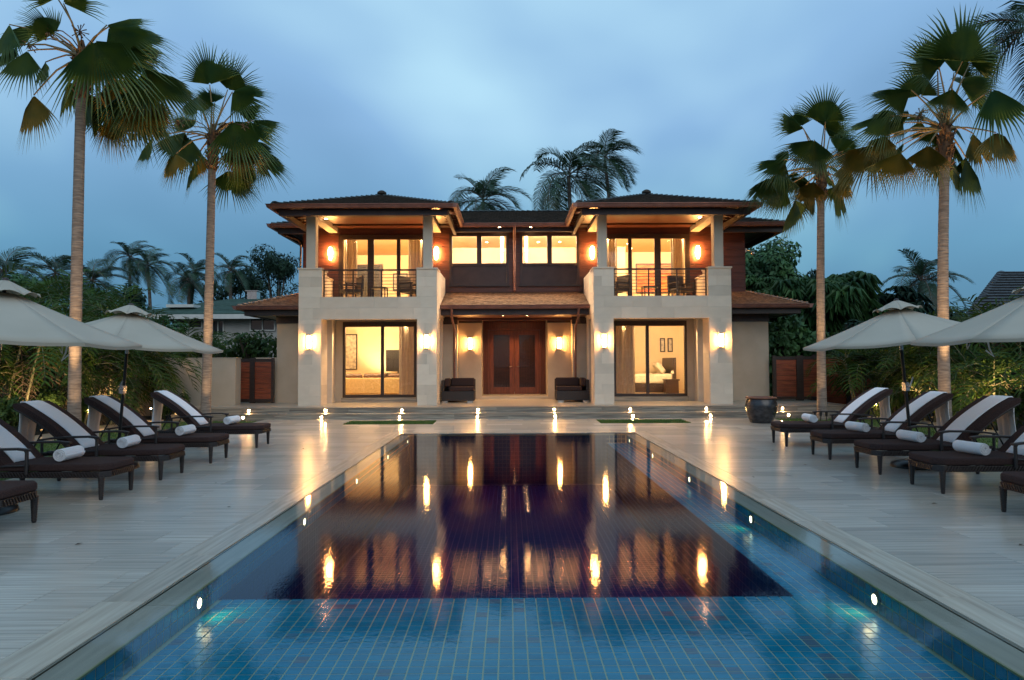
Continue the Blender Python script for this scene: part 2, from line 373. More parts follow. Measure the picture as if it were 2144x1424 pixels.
# coping: dry border stones
cop = MB().box(-DX, -WX - .004, -1, FY + .29, -.055, -.013).box(WX + .004, DX, -1, FY + .29, -.055, -.013).box(-WX - .004, WX + .004, FY + .004, FY + .29, -.055, -.013).build('pool_coping', 'step_stone')
struct(cop)
y = 0.2
while y < FY:
    y1 = min(y + 1.06, FY + .29)
    if FY + .29 - y1 < .3: y1 = FY + .29
    for sx in (-1, 1):
        link('coping_stone', slab_mesh(DX - WX - .006, y1 - y - .004, 'coping_stone', .013), cop, loc=(sx * (DX + WX) / 2, (y + y1) / 2, .0005))
    y = y1
x = -WX
for i in range(5):
    w = 2 * WX / 5
    link('coping_stone', slab_mesh(w - .004, .284, 'coping_cross', .013), cop, loc=(x + w / 2, FY + .147, .0005)); x += w

# pool shell
SZ, DZ, SY, BX = -.20, -1.10, 5.05, 1.92     # shelf depth, deep floor, shelf end, bench inner edge
T = .0865
pool = MB()
# wet ledge base (carries the submerged stone), shelf, bench and deep basin as one closed shell
pool.box(-PX - .25, -PX - .005, PY0 - .25, FY, -1.3, -.045).box(PX + .005, PX + .25, PY0 - .25, FY, -1.3, -.045)
pool.box(-PX - .005, PX + .005, PY1 + .005, FY, -1.3, -.045).box(-PX - .005, PX + .005, PY0 - .25, PY0 - .012, -1.3, -.045)
pool.box(-PX - .005, PX + .005, PY0 - .012, SY - .012, -1.3, SZ - .003).box(BX + .012, PX + .005, SY - .012, PY1 + .005, -1.3, SZ - .003)
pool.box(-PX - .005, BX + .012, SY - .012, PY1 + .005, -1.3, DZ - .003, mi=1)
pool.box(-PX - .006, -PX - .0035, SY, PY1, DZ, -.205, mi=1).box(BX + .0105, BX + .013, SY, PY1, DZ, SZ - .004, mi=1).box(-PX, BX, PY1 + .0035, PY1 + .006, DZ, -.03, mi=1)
pool = struct(pool.build('swimming_pool', ['grout', 'deep_grout_dimmed']))
def tile_list(o, u, v, n, nu, nv):
    o, u, v = Vector(o), Vector(u), Vector(v)
    return [(o + u * (i + .5) * T + v * (j + .5) * T, u, v, Vector(n)) for j in range(nv) for i in range(nu)]
NU = int(2 * PX / T)                         # 54 tiles across
T0 = -PX + (2 * PX - NU * T) / 2
shelf = tile_list((T0, SY, SZ - .003), (1, 0, 0), (0, -1, 0), (0, 0, 1), NU, 50)
walls = []
NL = int((PY1 - PY0) / T)
nb = 2
for sx in (-1, 1):
    walls += tile_list((sx * (PX + .005), PY1, -.030), (0, -1, 0), (0, 0, -1), (-sx, 0, 0), NL, nb)
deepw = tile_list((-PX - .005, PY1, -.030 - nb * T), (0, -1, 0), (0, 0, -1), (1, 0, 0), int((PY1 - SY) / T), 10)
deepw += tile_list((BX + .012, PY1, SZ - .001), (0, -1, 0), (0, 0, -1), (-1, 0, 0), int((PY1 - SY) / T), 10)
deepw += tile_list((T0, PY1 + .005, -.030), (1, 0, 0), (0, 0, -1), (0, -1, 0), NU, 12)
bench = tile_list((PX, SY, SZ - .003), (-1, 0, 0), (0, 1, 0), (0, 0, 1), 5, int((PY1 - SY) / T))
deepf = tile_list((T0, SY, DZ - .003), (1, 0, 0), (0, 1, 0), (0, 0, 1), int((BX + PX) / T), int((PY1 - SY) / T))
h = (T - .0085) / 2; th = .003
def tile_faces(mb, c, u, v, n, shrink=h):
    a = [c - u*shrink - v*shrink, c + u*shrink - v*shrink, c + u*shrink + v*shrink, c - u*shrink + v*shrink]
    k = .0018
    b = [c - u*(shrink-k) - v*(shrink-k) + n*th, c + u*(shrink-k) - v*(shrink-k) + n*th, c + u*(shrink-k) + v*(shrink-k) + n*th, c - u*(shrink-k) + v*(shrink-k) + n*th]
    fl = u.cross(v).dot(n) < 0
    fs = [(4, 5, 6, 7), (0, 1, 5, 4), (1, 2, 6, 5), (2, 3, 7, 6), (3, 0, 4, 7)]
    if fl: fs = [f[::-1] for f in fs]
    mb.add(a + b, fs)
shelf.sort(key=lambda t: abs(t[0].y - 3.25) * 2.2 + abs(t[0].x) * .35 if t[0].y > 2.5 else 99)
one = MB(); tile_faces(one, Vector((0, 0, 0)), Vector((1, 0, 0)), Vector((0, 1, 0)), Vector((0, 0, 1)))
td = bpy.data.meshes.new('tile'); td.from_pydata(one.v, [], one.f); td.materials.append(MATS['pool_tile'])
for t in shelf[:290]: link('tile', td, pool, loc=t[0])
m = MB()
for t in shelf[290:] + walls + bench: tile_faces(m, *t)
m.build('tiles', 'pool_tile', pool, kind='stuff')
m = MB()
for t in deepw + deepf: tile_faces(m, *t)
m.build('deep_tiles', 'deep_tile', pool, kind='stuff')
# submerged ledge stones and the edge trim, yellow of lit grout put into its colour
y = 0.2; i = 0
while y < FY - .05:
    y1 = min(y + 1.06, PY1 + .004)
    if PY1 - y1 < .3: y1 = PY1 + .004
    for sx in (-1, 1):
        link('ledge_stone', slab_mesh(WX - PX - .008, y1 - y - .004, 'ledge_stone', .02), pool, loc=(sx * (WX + PX) / 2, (y + y1) / 2, -.024))
    y = y1
    if y1 >= PY1: break
x = -WX
for i in range(5):
    w = 2 * WX / 5
    link('ledge_stone', slab_mesh(w - .004, FY - PY1 - .012, 'coping_cross', .02), pool, loc=(x + w / 2, (FY + PY1) / 2 + .006, -.024)); x += w
t = MB().box(-PX - .006, -PX + .005, PY0, PY1, -.034, -.022).box(PX - .005, PX + .006, PY0, PY1, -.034, -.022).box(-PX + .005, PX - .005, PY1 - .004, PY1 + .004, -.034, -.022)
t.build('edge_trim', 'trim_lit_yellow', pool)
# water, one fine sheet just below the deck
w = MB().box(-WX - .003, WX + .003, PY0 - .24, FY + .003, -1.25, -.008)
struct(w.build('water', 'water'))
# underwater lamps
for i, (sx, yy) in enumerate([(s, q) for q in (4.7, 7.08, 9.48, 11.9, 14.2) for s in (-1, 1)]):
    where = {4.7: 'beside the shallow shelf', 7.08: 'second from the shallow shelf', 9.48: 'midway down the pool', 11.9: 'next to last before the steps', 14.2: 'at the far corner nearest the house'}[yy]
    l = thing('pool_lamp', 'round pool lamp in the %s pool wall %s' % ('left' if sx < 0 else 'right', where), 'pool light', (sx * PX, yy, -.105), 'lamps in the pool walls')
    n = 20; b = MB(); g = MB(); X = sx * (PX - .006)
    def ring(mb, r0, r1, x0, x1):
        vs = []
        for r, xx in ((r0, x0), (r1, x1)):
            vs += [(xx, yy + r * math.cos(2*math.pi*k/n), -.105 + r * math.sin(2*math.pi*k/n)) for k in range(n)]
        mb.add(vs, [(k, (k+1) % n, (k+1) % n + n, k + n) for k in range(n)], 0, True)
    ring(b, .050, .048, X + sx*.01, X - sx*.012); ring(b, .048, .035, X - sx*.012, X - sx*.012)
    b.build('bezel', 'steel', l)
    g.add([(X - sx*.010, yy + .035 * math.cos(2*math.pi*k/n), -.105 + .035 * math.sin(2*math.pi*k/n)) for k in range(n)], [tuple(range(n))]).build('lens', 'pool_glow', l)
    if yy < 8:
        light('SPOT', 'pool_lamp_light', (sx * (PX - .06), yy, -.07), 2.2, (1, .55, .2), .03, (rad(74), 0, sx * rad(90)), spot_size=rad(150), spot_blend=.9)

sp = MB(); pts = [(-4.02 + .11 * math.cos(a * .35) * R.uniform(.55, 1.3), 3.62 + .055 * math.sin(a * .35) * R.uniform(.6, 1.3), .0022) for a in range(18)]
tag(sp.add([(-4.02, 3.62, .0024)] + pts, [(0, i + 1, (i + 1) % 18 + 1) for i in range(18)]).build('water_spill', 'spill'), 'pale irregular splash mark on the deck at the lower left', 'spill')
# lawn strips in front of the steps and along both sides
for nm, rects, lab in (('lawn', [(-4.45, -2.15, 17.1, 18.1)], 'l'), ('lawn', [(2.15, 4.45, 17.1, 18.1)], 'r'), ('lawn', [(-9.6, -7.02, -1, 18.3)], 'L'), ('lawn', [(7.02, 9.7, -1, 18.3)], 'R')):
    mb = MB(); z = -.008
    for r_ in rects: mb.box(r_[0], r_[1], r_[2], r_[3], -.055, z)
    struct(mb.build('lawn', 'lawn'))
    gb = MB(); r_ = rects[0]; dense = lab in 'lr'
    n = 9000 if dense else 16000
    for q in range(n):
        x = R.uniform(r_[0], r_[1]); yy = R.uniform(max(r_[2], 7), r_[3])
        a = R.uniform(0, 6.28); w_ = .005 if dense else .008; hh = R.uniform(.02, .045); dx, dy = math.cos(a) * w_, math.sin(a) * w_
        lx, ly = R.uniform(-.02, .02), R.uniform(-.02, .02)
        gb.add([(x - dx, yy - dy, z), (x + dx, yy + dy, z), (x + lx, yy + ly, z + hh)], [(0, 1, 2)])
    o = gb.build('grass', 'grass_blade', kind='stuff'); o['category'] = 'grass'
    o['label'] = {'l': 'short grass in the left inlaid strip before the steps', 'r': 'short grass in the right inlaid strip before the steps',
                  'L': 'grass of the lawn behind the left row of loungers', 'R': 'grass of the lawn behind the right row of loungers'}[lab]
for sx in (-1, 1):
    p = MB().box(min(sx*9.75, sx*10.5), max(sx*9.75, sx*10.5), -1, 18.6, -.055, .02).build('garden_path', 'platform_stone'); struct(p)

# entrance steps and raised terrace
st = thing('entrance_steps', 'two long low stone steps rising to the villa terrace', 'steps', (0, 18.9, 0))
m = MB().box(-9.6, 9.6, 18.712, 19.3, -.05, .148).box(-9.6, 9.6, 19.112, 19.5, .14, .298); m.build('core', 'step_stone', st)
for (yf, z0, z1, yb) in ((18.70, .0, .15, 19.112), (19.10, .152, .302, 19.5)):
    x = -9.6; i = 0
    while x < 9.59:
        w = min(R.uniform(1.1, 1.9), 9.6 - x)
        if 9.6 - x - w < .4: w = 9.6 - x
        a = MB().box(x + .002, x + w - .002, yf, yf + .012, z0, z1 - .03); a.build('riser', 'step_stone', st)
        a = MB().box(x + .002, x + w - .002, yf - .018, yb, z1 - .028, z1); a.build('tread', 'step_stone', st)
        x += w
ter = MB().box(-9.6, 9.6, 19.5, 30, -.05, .302).box(-1.14, 1.14, 23.1, 24.6, .29, .402).build('terrace', 'platform_stone'); struct(ter)
for xi in (1.085, 3.25, 5.42, 7.6):
    for sx in (-1, 1):
        for lv, (yf, z) in enumerate(((18.70, .055), (19.10, .215))):
            which = {1.085: 'nearest the middle', 3.25: 'second from the middle', 5.42: 'third from the middle', 7.6: 'farthest from the middle'}[xi]
            l = thing('step_light', 'tiny step light glowing in the %s riser, %s on the %s half' % (('lower', 'upper')[lv], which, 'left' if sx < 0 else 'right'), 'step light', (sx * xi, yf, z), 'step lights in the risers')
            MB().box(sx*xi - .045, sx*xi + .045, yf - .012, yf - .001, z - .045, z + .055).build('housing', 'dark_metal', l)
            MB().box(sx*xi - .022, sx*xi + .022, yf - .016, yf - .0125, z - .02, z + .03).build('lens', 'step_glow', l)
# ------------------------------------------------------------------ the villa
V = thing('villa', 'two storey villa with twin stone balcony bays and lit windows', 'house', (0, 22, .3))
def wallbox(x0, x1, z0, z1, y0, y1, holes, mb=None, mi=0):
    """front wall slab with rectangular openings, made of butted boxes"""
    mb = mb or MB(); xs = sorted({x0, x1, *[h[0] for h in holes], *[h[1] for h in holes]}); 
    for a, b in zip(xs, xs[1:]):
        c = (a + b) / 2; hs = sorted([(h[2], h[3]) for h in holes if h[0] < c < h[1]]); z = z0
        for p, q in hs:
            if p > z: mb.box(a, b, y0, y1, z, p, mi)
            z = q
        if z1 > z: mb.box(a, b, y0, y1, z, z1, mi)
    return mb
GD = (3.20, 5.58, .45, 2.90)        # ground sliding doors |x0|,|x1|,z0,z1
UD = (2.97, 5.96, 3.56, 5.92)       # balcony doors
UW = (0.21, 2.18, 4.20, 5.94)       # middle windows
mir = lambda h: (-h[1], -h[0], h[2], h[3])
# ground floor walls
m = wallbox(-7.72, -2.42, .3, 3.1, 21.7, 21.88, [mir(GD)]); m.box(-7.72, -7.55, 21.88, 29, .3, 3.1); m.build('ground_wall', 'plaster', V); m = MB()
wallbox(2.42, 8.25, .3, 3.1, 21.7, 21.88, [GD], m); m.box(8.08, 8.25, 21.88, 29, .3, 3.1)
m.build('ground_wall', 'plaster', V)
for sx in (-1, 1):
    m = MB(); a, b = sorted((sx * 2.42, sx * 1.92)); m.box(a, b, 22.2, 22.4, .3, 3.1)
    a, b = sorted((sx * 1.95, sx * 1.14)); m.box(a, b, 23.0, 23.16, .3, 3.1)
    a, b = sorted((sx * 2.05, sx * 1.952)); m.box(a, b, 22.4, 23.3, .3, 3.1)
    a, b = sorted((sx * 1.30, sx * 1.142)); m.box(a, b, 23.16, 24.4, .3, 3.1); m.build('entry_side_wall', 'plaster', V)
for a, b in ((-7.74, -6.46), (6.46, 8.27)): MB().box(a, b, 21.67, 21.698, 2.86, 3.1).build('frieze', 'dark_timber', V)
MB().box(-7.75, -7.722, 21.7, 29, 2.86, 3.1).build('frieze', 'dark_timber', V)
for sx in (-1, 1):
    a, b = sorted((sx * 2.4, sx * 1.9)); MB().box(a, b, 22.17, 22.198, 2.84, 3.08).build('frieze', 'dark_timber', V)
    a, b = sorted((sx * 1.92, sx * 1.12)); MB().box(a, b, 22.97, 22.998, 2.93, 3.08).build('frieze', 'dark_timber', V)
# entry recess
MB().box(-2.4, 2.4, 21.1, 24.7, 3.082, 3.12).build('entry_ceiling', 'soffit_wood', V)
m = wallbox(-1.3, 1.3, .402, 3.08, 24.6, 24.75, [(-1.0, 1.0, .402, 2.78)]); m.build('entry_wall', 'door_wood', V)
ed = MB().box(-1.0, -.94, 24.56, 24.7, .402, 2.76).box(.94, 1.0, 24.56, 24.7, .402, 2.76).box(-1.0, 1.0, 24.56, 24.7, 2.762, 2.82).build('entrance_door', 'door_wood', V, bevel=.004)
for sx in (-1, 1):
    a, b = sorted((sx * .935, sx * .005)); y0, y1 = 24.60, 24.66
    wallbox(a, b, .41, 2.75, y0, y1, [(a + .17, b - .17, .66, 2.58)]).build('door_leaf', 'door_wood', ed, bevel=.004)
    MB().add([(a+.17, 24.632, .66), (b-.17, 24.632, .66), (b-.17, 24.632, 2.58), (a+.17, 24.632, 2.58)], [(0, 1, 2, 3)]).build('pane', 'pane_glass', ed)
    g = MB(); z = .68
    while z < 2.57: g.box(a+.17, b-.17, 24.618, 24.626, z, z + .009); z += .045
    x = a + .19
    while x < b - .18: g.box(x, x + .009, 24.6262, 24.631, .66, 2.58); x += .06
    g.build('lattice', 'cladding', ed)
    MB().tube([(sx*.07, 24.59, 1.42), (sx*.07, 24.54, 1.42), (sx*.17, 24.54, 1.42)], .011, 8).build('handle', 'steel', ed)
# ground bays: piers, beam, slab, side parapets, pilasters
for sx in (-1, 1):
    def B(mb, a, b, *r, **k):
        p, q = sorted((sx * a, sx * b)); return mb.box(p, q, *r, **k)
    m = MB()
    B(m, 2.36, 2.92, 19.93, 20.66, .302, 4.355); B(m, 5.80, 6.45, 19.93, 20.56, .302, 4.355)
    B(m, 2.92, 5.80, 19.93, 20.25, 2.872, 3.535)
    B(m, 2.37, 2.67, 20.66, 22.6, 2.95, 4.35); B(m, 6.15, 6.44, 20.56, 22.6, 2.95, 4.35)
    B(m, 2.38, 2.76, 21.75, 22.19, .302, 2.95); B(m, 5.82, 6.12, 21.3, 21.699, .302, 2.99)
    m.build('balcony_bay', 'limestone', V)
    m = MB(); B(m, 2.672, 6.148, 20.25, 22.6, 3.0, 3.53); m.build('balcony_floor', 'column_paint', V)
    m = MB()
    B(m, 2.32, 2.96, 19.87, 20.69, 4.362, 4.41); B(m, 5.77, 6.49, 19.87, 20.59, 4.362, 4.41)
    B(m, 2.34, 2.70, 20.69, 22.6, 4.356, 4.40); B(m, 6.12, 6.47, 20.59, 22.6, 4.356, 4.40)
    m.build('parapet_cap', 'limestone', V, bevel=.004)
    # limestone facing panels, each its own piece
    def face(a, b, z0, z1, hh, ww, y=19.90, stag=0):
        z = z0; r = stag
        while z < z1 - .02:
            ze = min(z + hh, z1)
            if z1 - ze < .08: ze = z1
            cuts = [a]; L = b - a
            if L <= 1.0:
                if r % 3 == 1 or R.random() < .25: cuts.append(a + L * R.choice((.38, .5, .62)))
            else:
                x = a + ww * (.5 if r % 2 else 1) + R.uniform(-.1, .1)
                while x < b - .2: cuts.append(x); x += ww + R.uniform(-.12, .12)
            cuts.append(b)
            for p, q in zip(cuts, cuts[1:]):
                u, v_ = sorted((sx * (p + .0014), sx * (q - .0014)))
                pr = R.uniform(0, .0025)
                MB().box(u, v_, y - pr, 19.928, z + .0014, ze - .0014).build('stone_panel', 'limestone', V)
            z = ze; r += 1
    face(2.35, 2.93, .302, 2.87, .305, .6); face(5.79, 6.46, .302, 2.87, .305, .6)
    face(2.35, 6.46, 2.87, 3.54, .335, .78)
    face(2.35, 2.95, 3.54, 4.36, .30, .6); face(5.77, 6.46, 3.54, 4.36, .30, .6)
    # inner side facing
    z = .302; r = 0
    while z < 4.35:
        ze = min(z + .305, 4.355); 
        if z < 2.85:
            u, v_ = sorted((sx * 2.34, sx * 2.359)); MB().box(u, v_, 19.93, 20.66, z + .0014, ze - .0014).build('stone_panel', 'limestone', V)
            u, v_ = sorted((sx * 5.783, sx * 5.799)); MB().box(u, v_, 19.93, 20.56, z + .0014, ze - .0014).build('stone_panel', 'limestone', V)
        else:
            for p, q in ((19.93, 21.1), (21.1, 22.59)):
                u, v_ = sorted((sx * 2.34, sx * 2.359)); MB().box(u, v_, p + .001, q - .001, z + .0014, ze - .0014).build('stone_panel', 'limestone', V)
        z = ze
    # upper posts and the plastered beams over them
    for a, b in ((2.5, 2.77), (6.0, 6.28)):
        m = MB(); B(m, a, b, 20.02, 20.30, 4.41, 5.99); m.build('column', 'column_paint', V, bevel=.006)
        m = MB(); B(m, a - .01, b + .01, 20.0, 22.6, 5.992, 6.16); m.build('beam', 'column_paint', V)
    m = MB(); B(m, 2.79, 5.98, 20.02, 20.28, 6.01, 6.17); m.build('beam', 'dark_timber', V)
    m = MB(); B(m, 2.79, 5.98, 20.28, 22.6, 6.14, 6.17); m.build('balcony_ceiling', 'soffit_wood', V)
    # railing
    rl = MB(); B(rl, 2.96, 5.76, 20.02, 20.07, 4.335, 4.385); rl = rl.build('railing', 'rail_metal', V, bevel=.004)
    for x in (2.975, 4.02, 4.87, 5.745):
        m = MB(); B(m, x - .018, x + .018, 20.025, 20.065, 3.53, 4.335); m.build('post', 'rail_metal', rl)
    for k in range(7):
        z = 3.63 + k * .098; m = MB(); B(m, 2.97, 5.75, 20.036, 20.054, z, z + .016); m.build('rail', 'rail_metal', rl)
    # thresholds
    m = MB(); B(m, 3.18, 5.60, 21.58, 21.88, .302, .448); m.build('threshold', 'step_stone', V)

def glass(parent, x0, x1, z0, z1, y):
    MB().add([(x0, y, z0), (x1, y, z0), (x1, y, z1), (x0, y, z1)], [(0, 1, 2, 3)]).build('pane', 'pane_glass', parent)
def slider(h, posts, y, fr=.075, mat='dark_timber', head=.16):
    x0, x1, z0, z1 = h
    d = MB().box(x0 + .002, x0 + fr, y, y + .12, z0, z1).box(x1 - fr, x1 - .002, y, y + .12, z0, z1).box(x0 + fr, x1 - fr, y, y + .12, z1 - head, z1).box(x0 + fr, x1 - fr, y, y + .12, z0, z0 + .09)
    d = d.build('sliding_door', mat, V, bevel=.004); xs = [x0 + fr]
    for p, w in posts:
        MB().box(p - w/2, p + w/2, y + .01, y + .09, z0 + .09, z1 - head).build('mullion', mat, d); xs += [p - w/2, p + w/2]
    xs.append(x1 - fr)
    for a, b in zip(xs[::2], xs[1::2]): glass(d, a, b, z0 + .09, z1 - head, y + .05)
for sx in (-1, 1):
    o = (lambda h: h) if sx > 0 else mir
    slider(o(GD), [(sx * 4.30, .10)], 21.66)
    slider(o(UD), [(sx * 3.93, .12), (sx * 4.87, .21)] if sx > 0 else [(-4.87, .21), (-3.93, .12)], 22.56, fr=.15)
# upper storey
m = MB(); wallbox(-7.15, 7.83, 3.0, 6.25, 22.63, 22.8, [mir(UD), UD, mir(UW), UW], m)
m.box(-7.15, -6.98, 22.8, 29, 3.0, 6.25).box(7.66, 7.83, 22.8, 29, 3.0, 6.25); m.build('upper_wall', 'cladding', V)
# cladding boards
def boards(x0, x1, z0, z1, y=22.60):
    z = z0
    while z < z1 - .03:
        ze = min(z + .262, z1); MB().box(x0, x1, y, y + .03, z + .004, ze - .004).build('board', 'cladding', V, bevel=.004); z = ze
boards(-.205, .205, 3.95, 6.2); boards(-2.18, -.205, 3.95, 4.19); boards(.205, 2.18, 3.95, 4.19)
boards(-2.18, -.205, 5.945, 6.2); boards(.205, 2.18, 5.945, 6.2)
for sx in (-1, 1):
    for a, b, z0, z1 in ((2.19, 2.96, 3.95, 6.2), (5.97, 7.14 if sx < 0 else 7.83, 3.55, 6.2), (2.97, 5.96, 5.93, 6.13)):
        p, q = sorted((sx * a, sx * b)); boards(p, q, z0, z1)
for x in (-7.152, 7.832):
    z = 3.95
    while z < 6.2:
        a, b = sorted((x, x + math.copysign(.022, x))); MB().box(a, b, 22.6, 29, z + .004, z + .258).build('board', 'cladding', V); z += .262
# middle windows with panelled aprons
for sx in (-1, 1):
    o = (lambda h: h) if sx > 0 else mir
    x0, x1, z0, z1 = o(UW); y = 22.55
    w = MB(); wallbox(x0 - .03, x1 + .03, z0 - .02, z1 + .02, y, y + .10, [(x0 + .07, (x0+x1)/2 - .08, 4.93, 5.86), ((x0+x1)/2 + .08, x1 - .07, 4.93, 5.86), (x0 + .06, x1 - .06, 4.26, 4.84)], w)
    w = w.build('window', 'blue_timber', V, bevel=.005)
    glass(w, x0 + .07, (x0+x1)/2 - .08, 4.93, 5.86, y + .05); glass(w, (x0+x1)/2 + .08, x1 - .07, 4.93, 5.86, y + .05)
    MB().box(x0 + .061, x1 - .061, y + .03, y + .06, 4.261, 4.839).build('apron_panel', 'blue_timber', w)
    MB().box(x0 - .06, x1 + .06, y - .03, y + .04, z0 - .06, z0 - .022).build('sill', 'dark_timber', w)

# ---- roofs
def shingles(mb, A, B_, C_, D_, w=.17, e=.16, t=.022, mi=0):
    """A-B eave, D-C top; overlapping rows of shingles"""
    A, B_, C_, D_ = map(Vector, (A, B_, C_, D_)); n = (B_ - A).cross(D_ - A).normalized()
    if n.z < 0: n = -n
    L = ((D_ + C_) / 2 - (A + B_) / 2).length; rows = max(1, int(L / e))
    for r in range(rows):
        t0, t1 = r / rows, min(1, (r + 1.25) / rows)
        a0, b0 = A.lerp(D_, t0), B_.lerp(C_, t0); a1, b1 = A.lerp(D_, t1), B_.lerp(C_, t1)
        W0 = (b0 - a0).length; nc = max(1, round(W0 / w)); off = (r % 2) * .5
        cuts = [0] + [(k + off + R.uniform(-.12, .12)) / nc for k in range(0 if off else 1, nc)] + [1]
        for p, q in zip(cuts, cuts[1:]):
            q2 = q - .008 / max(W0, .1); j = R.uniform(-.012, .012)
            s0 = (a1 - a0) * j
            v = [a0.lerp(b0, p) + s0, a0.lerp(b0, q2) + s0, a1.lerp(b1, q2), a1.lerp(b1, p)]
            lift = n * (t + R.uniform(0, .006)); lo = n * .002
            mb.add([v[0] + lift, v[1] + lift, v[2] + lo, v[3] + lo, v[0], v[1]], [(0, 1, 2, 3), (4, 5, 1, 0), (4, 0, 3), (5, 2, 1)], mi)
def caps(parent, a, b, mat, s=.24, w=.13):
    a, b = Vector(a), Vector(b); L = (b - a).length; k = int(L / s); d = (b - a).normalized()
    side = d.cross(Vector((0, 0, 1))).normalized(); mb = MB()
    for i in range(k):
        p = a + d * (i * s); q = p + d * (s * 1.05); up = Vector((0, 0, .055)); u2 = Vector((0, 0, .028))
        vs = [p - side * w - Vector((0, 0, .03)) + up, p + up * 1.3, p + side * w - Vector((0, 0, .03)) + up, q - side * w - Vector((0, 0, .03)) + u2, q + u2 * 1.3, q + side * w - Vector((0, 0, .03)) + u2]
        vs += [vs[0] - Vector((0, 0, .05)), vs[2] - Vector((0, 0, .05))]
        mb.add(vs, [(0, 1, 4, 3), (1, 2, 5, 4), (6, 7, 2, 1, 0)])
    return mb.build('hip_cap', mat, parent)
def deckface(mb, pts, t=.06):
    pts = [Vector(p) for p in pts]; dn = [p - Vector((0, 0, t)) for p in pts]; n = len(pts)
    mb.add(pts + dn, [tuple(range(n)), tuple(range(n, 2*n))[::-1]] + [(i, (i+1) % n, (i+1) % n + n, i + n) for i in range(n)])
def gutter(parent, a, b, mat='copper', sz=.12, outward=(0, -1, 0)):
    """moulded gutter: profile swept from a to b"""
    a, b = Vector(a), Vector(b); o = Vector(outward); up = Vector((0, 0, 1))
    prof = [(0, 0), (.075, 0), (.10, .035), (.11, .09), (.135, .10), (.135, .118), (.10, .118), (0, .118)]
    vs = [a + o * p * sz / .12 + up * (q * sz / .12 - sz) for p, q in prof] + [b + o * p * sz / .12 + up * (q * sz / .12 - sz) for p, q in prof]
    n = len(prof)
    return MB().add(vs, [(i, (i+1) % n, (i+1) % n + n, i + n) for i in range(n)] + [tuple(range(n)), tuple(range(n, 2*n))[::-1]]).build('gutter', mat, parent)
EZ = 6.15
# twin bay roofs
for sx in (-1, 1):
    xa, xb = sorted((sx * 1.78, sx * 7.04)); y0, y1 = 19.18, 25.0; ap = (sx * 4.41, 22.1, 7.14)
    base = MB()
    P = [(xa, y0, EZ), (xb, y0, EZ), (xb, y1, EZ), (xa, y1, EZ)]
    for i in range(4): deckface(base, [P[i], P[(i+1) % 4], ap])
    rf = base.build('roof', 'dark_timber', V)
    sh = MB()
    for i in (0, 1, 3): shingles(sh, P[i], P[(i+1) % 4], ap, ap, .2, .2, .03)
    sh.build('shingles', 'shingle_up', rf, kind='stuff')
    for i in (0, 1): caps(rf, P[i], ap, 'shingle_ridge', .2, .1)
    MB().lathe([(.0, -.02), (.16, .0), (.15, .07), (.07, .12), (.0, .14)], (ap[0], ap[1], ap[2] + .04), 12).build('finial', 'shingle_up', rf)
    for p in P[:2]: MB().lathe([(.0, -.02), (.10, .0), (.09, .05), (.0, .08)], (p[0] - math.copysign(.08, p[0] - ap[0]), p[1] + .08, p[2] + .05), 10).build('corner_cap', 'shingle_up', rf)
    gutter(rf, (xa, y0, EZ), (xb, y0, EZ)); gutter(rf, (xa, y0 - .13, EZ), (xa, 21.75, EZ), outward=(-1, 0, 0)); gutter(rf, (xb, y0 - .13, EZ), (xb, 21.75, EZ), outward=(1, 0, 0))
    # fascia beams below
    MB().box(xa + .17, xb - .17, y0 + .16, y0 + .26, 5.86, 6.04).build('fascia', 'blue_timber', rf, bevel=.005)
    for x in (xa + .17, xb - .27): MB().box(x, x + .10, y0 + .262, 22.55, 5.88, 6.04).build('fascia', 'dark_timber', rf)
    # exposed rafters on the side overhangs
    for side in (-1, 1):
        bx = sx * 4.41 + side * 1.72; ex = sx * 4.41 + side * 2.60
        for k in range(8):
            yy = 19.62 + k * .37; MB().bar((bx, yy, 6.16 + .13), (ex, yy, 6.055), .05, .09).build('rafter', 'soffit_wood', rf)
    # soffit boards outside the posts
    for a, b in ((xa + .27, sorted((sx*2.49, sx*6.29))[0]), (sorted((sx*2.49, sx*6.29))[1], xb - .27)):
        if b > a: MB().box(a, b, y0 + .27, 22.5, 6.13, 6.145).build('soffit_board', 'dark_timber', rf)
# main roof
x0, x1, y0, y1, zr = -8.0, 9.12, 21.9, 28.6, 7.30; ra, rb = (-4.7, 25.25, zr), (5.8, 25.25, zr)
base = MB(); Q = [(x0, y0, EZ), (x1, y0, EZ), (x1, y1, EZ), (x0, y1, EZ)]
for f in ([Q[0], Q[1], rb, ra], [Q[1], Q[2], rb], [Q[2], Q[3], ra, rb], [Q[3], Q[0], ra]): deckface(base, f)
rf = base.build('roof', 'dark_timber', V)
sh = MB(); shingles(sh, Q[0], Q[1], rb, ra, .2, .2, .03); shingles(sh, Q[1], Q[2], rb, rb, .2, .2, .03); shingles(sh, Q[3], Q[0], ra, ra, .2, .2, .03)
sh.build('shingles', 'shingle_up', rf, kind='stuff'); caps(rf, Q[0], ra, 'shingle_ridge', .2, .1); caps(rf, Q[1], rb, 'shingle_ridge', .2, .1); caps(rf, ra, rb, 'shingle_ridge', .2, .1)
gutter(rf, (-1.78, y0, EZ), (1.78, y0, EZ)); gutter(rf, (x0, y0, EZ), (-7.06, y0, EZ)); gutter(rf, (7.06, y0, EZ), (x1, y0, EZ))
gutter(rf, (x0, y0 - .13, EZ), (x0, y1, EZ), outward=(-1, 0, 0)); gutter(rf, (x1, y0 - .13, EZ), (x1, y1, EZ), outward=(1, 0, 0))
MB().box(-1.94, 1.94, y0 + .12, y0 + .22, 5.90, 6.05).build('fascia', 'blue_timber', rf)
MB().box(-1.94, 1.94, y0 + .22, 22.6, 6.10, 6.13).build('soffit_board', 'soffit_wood', rf)
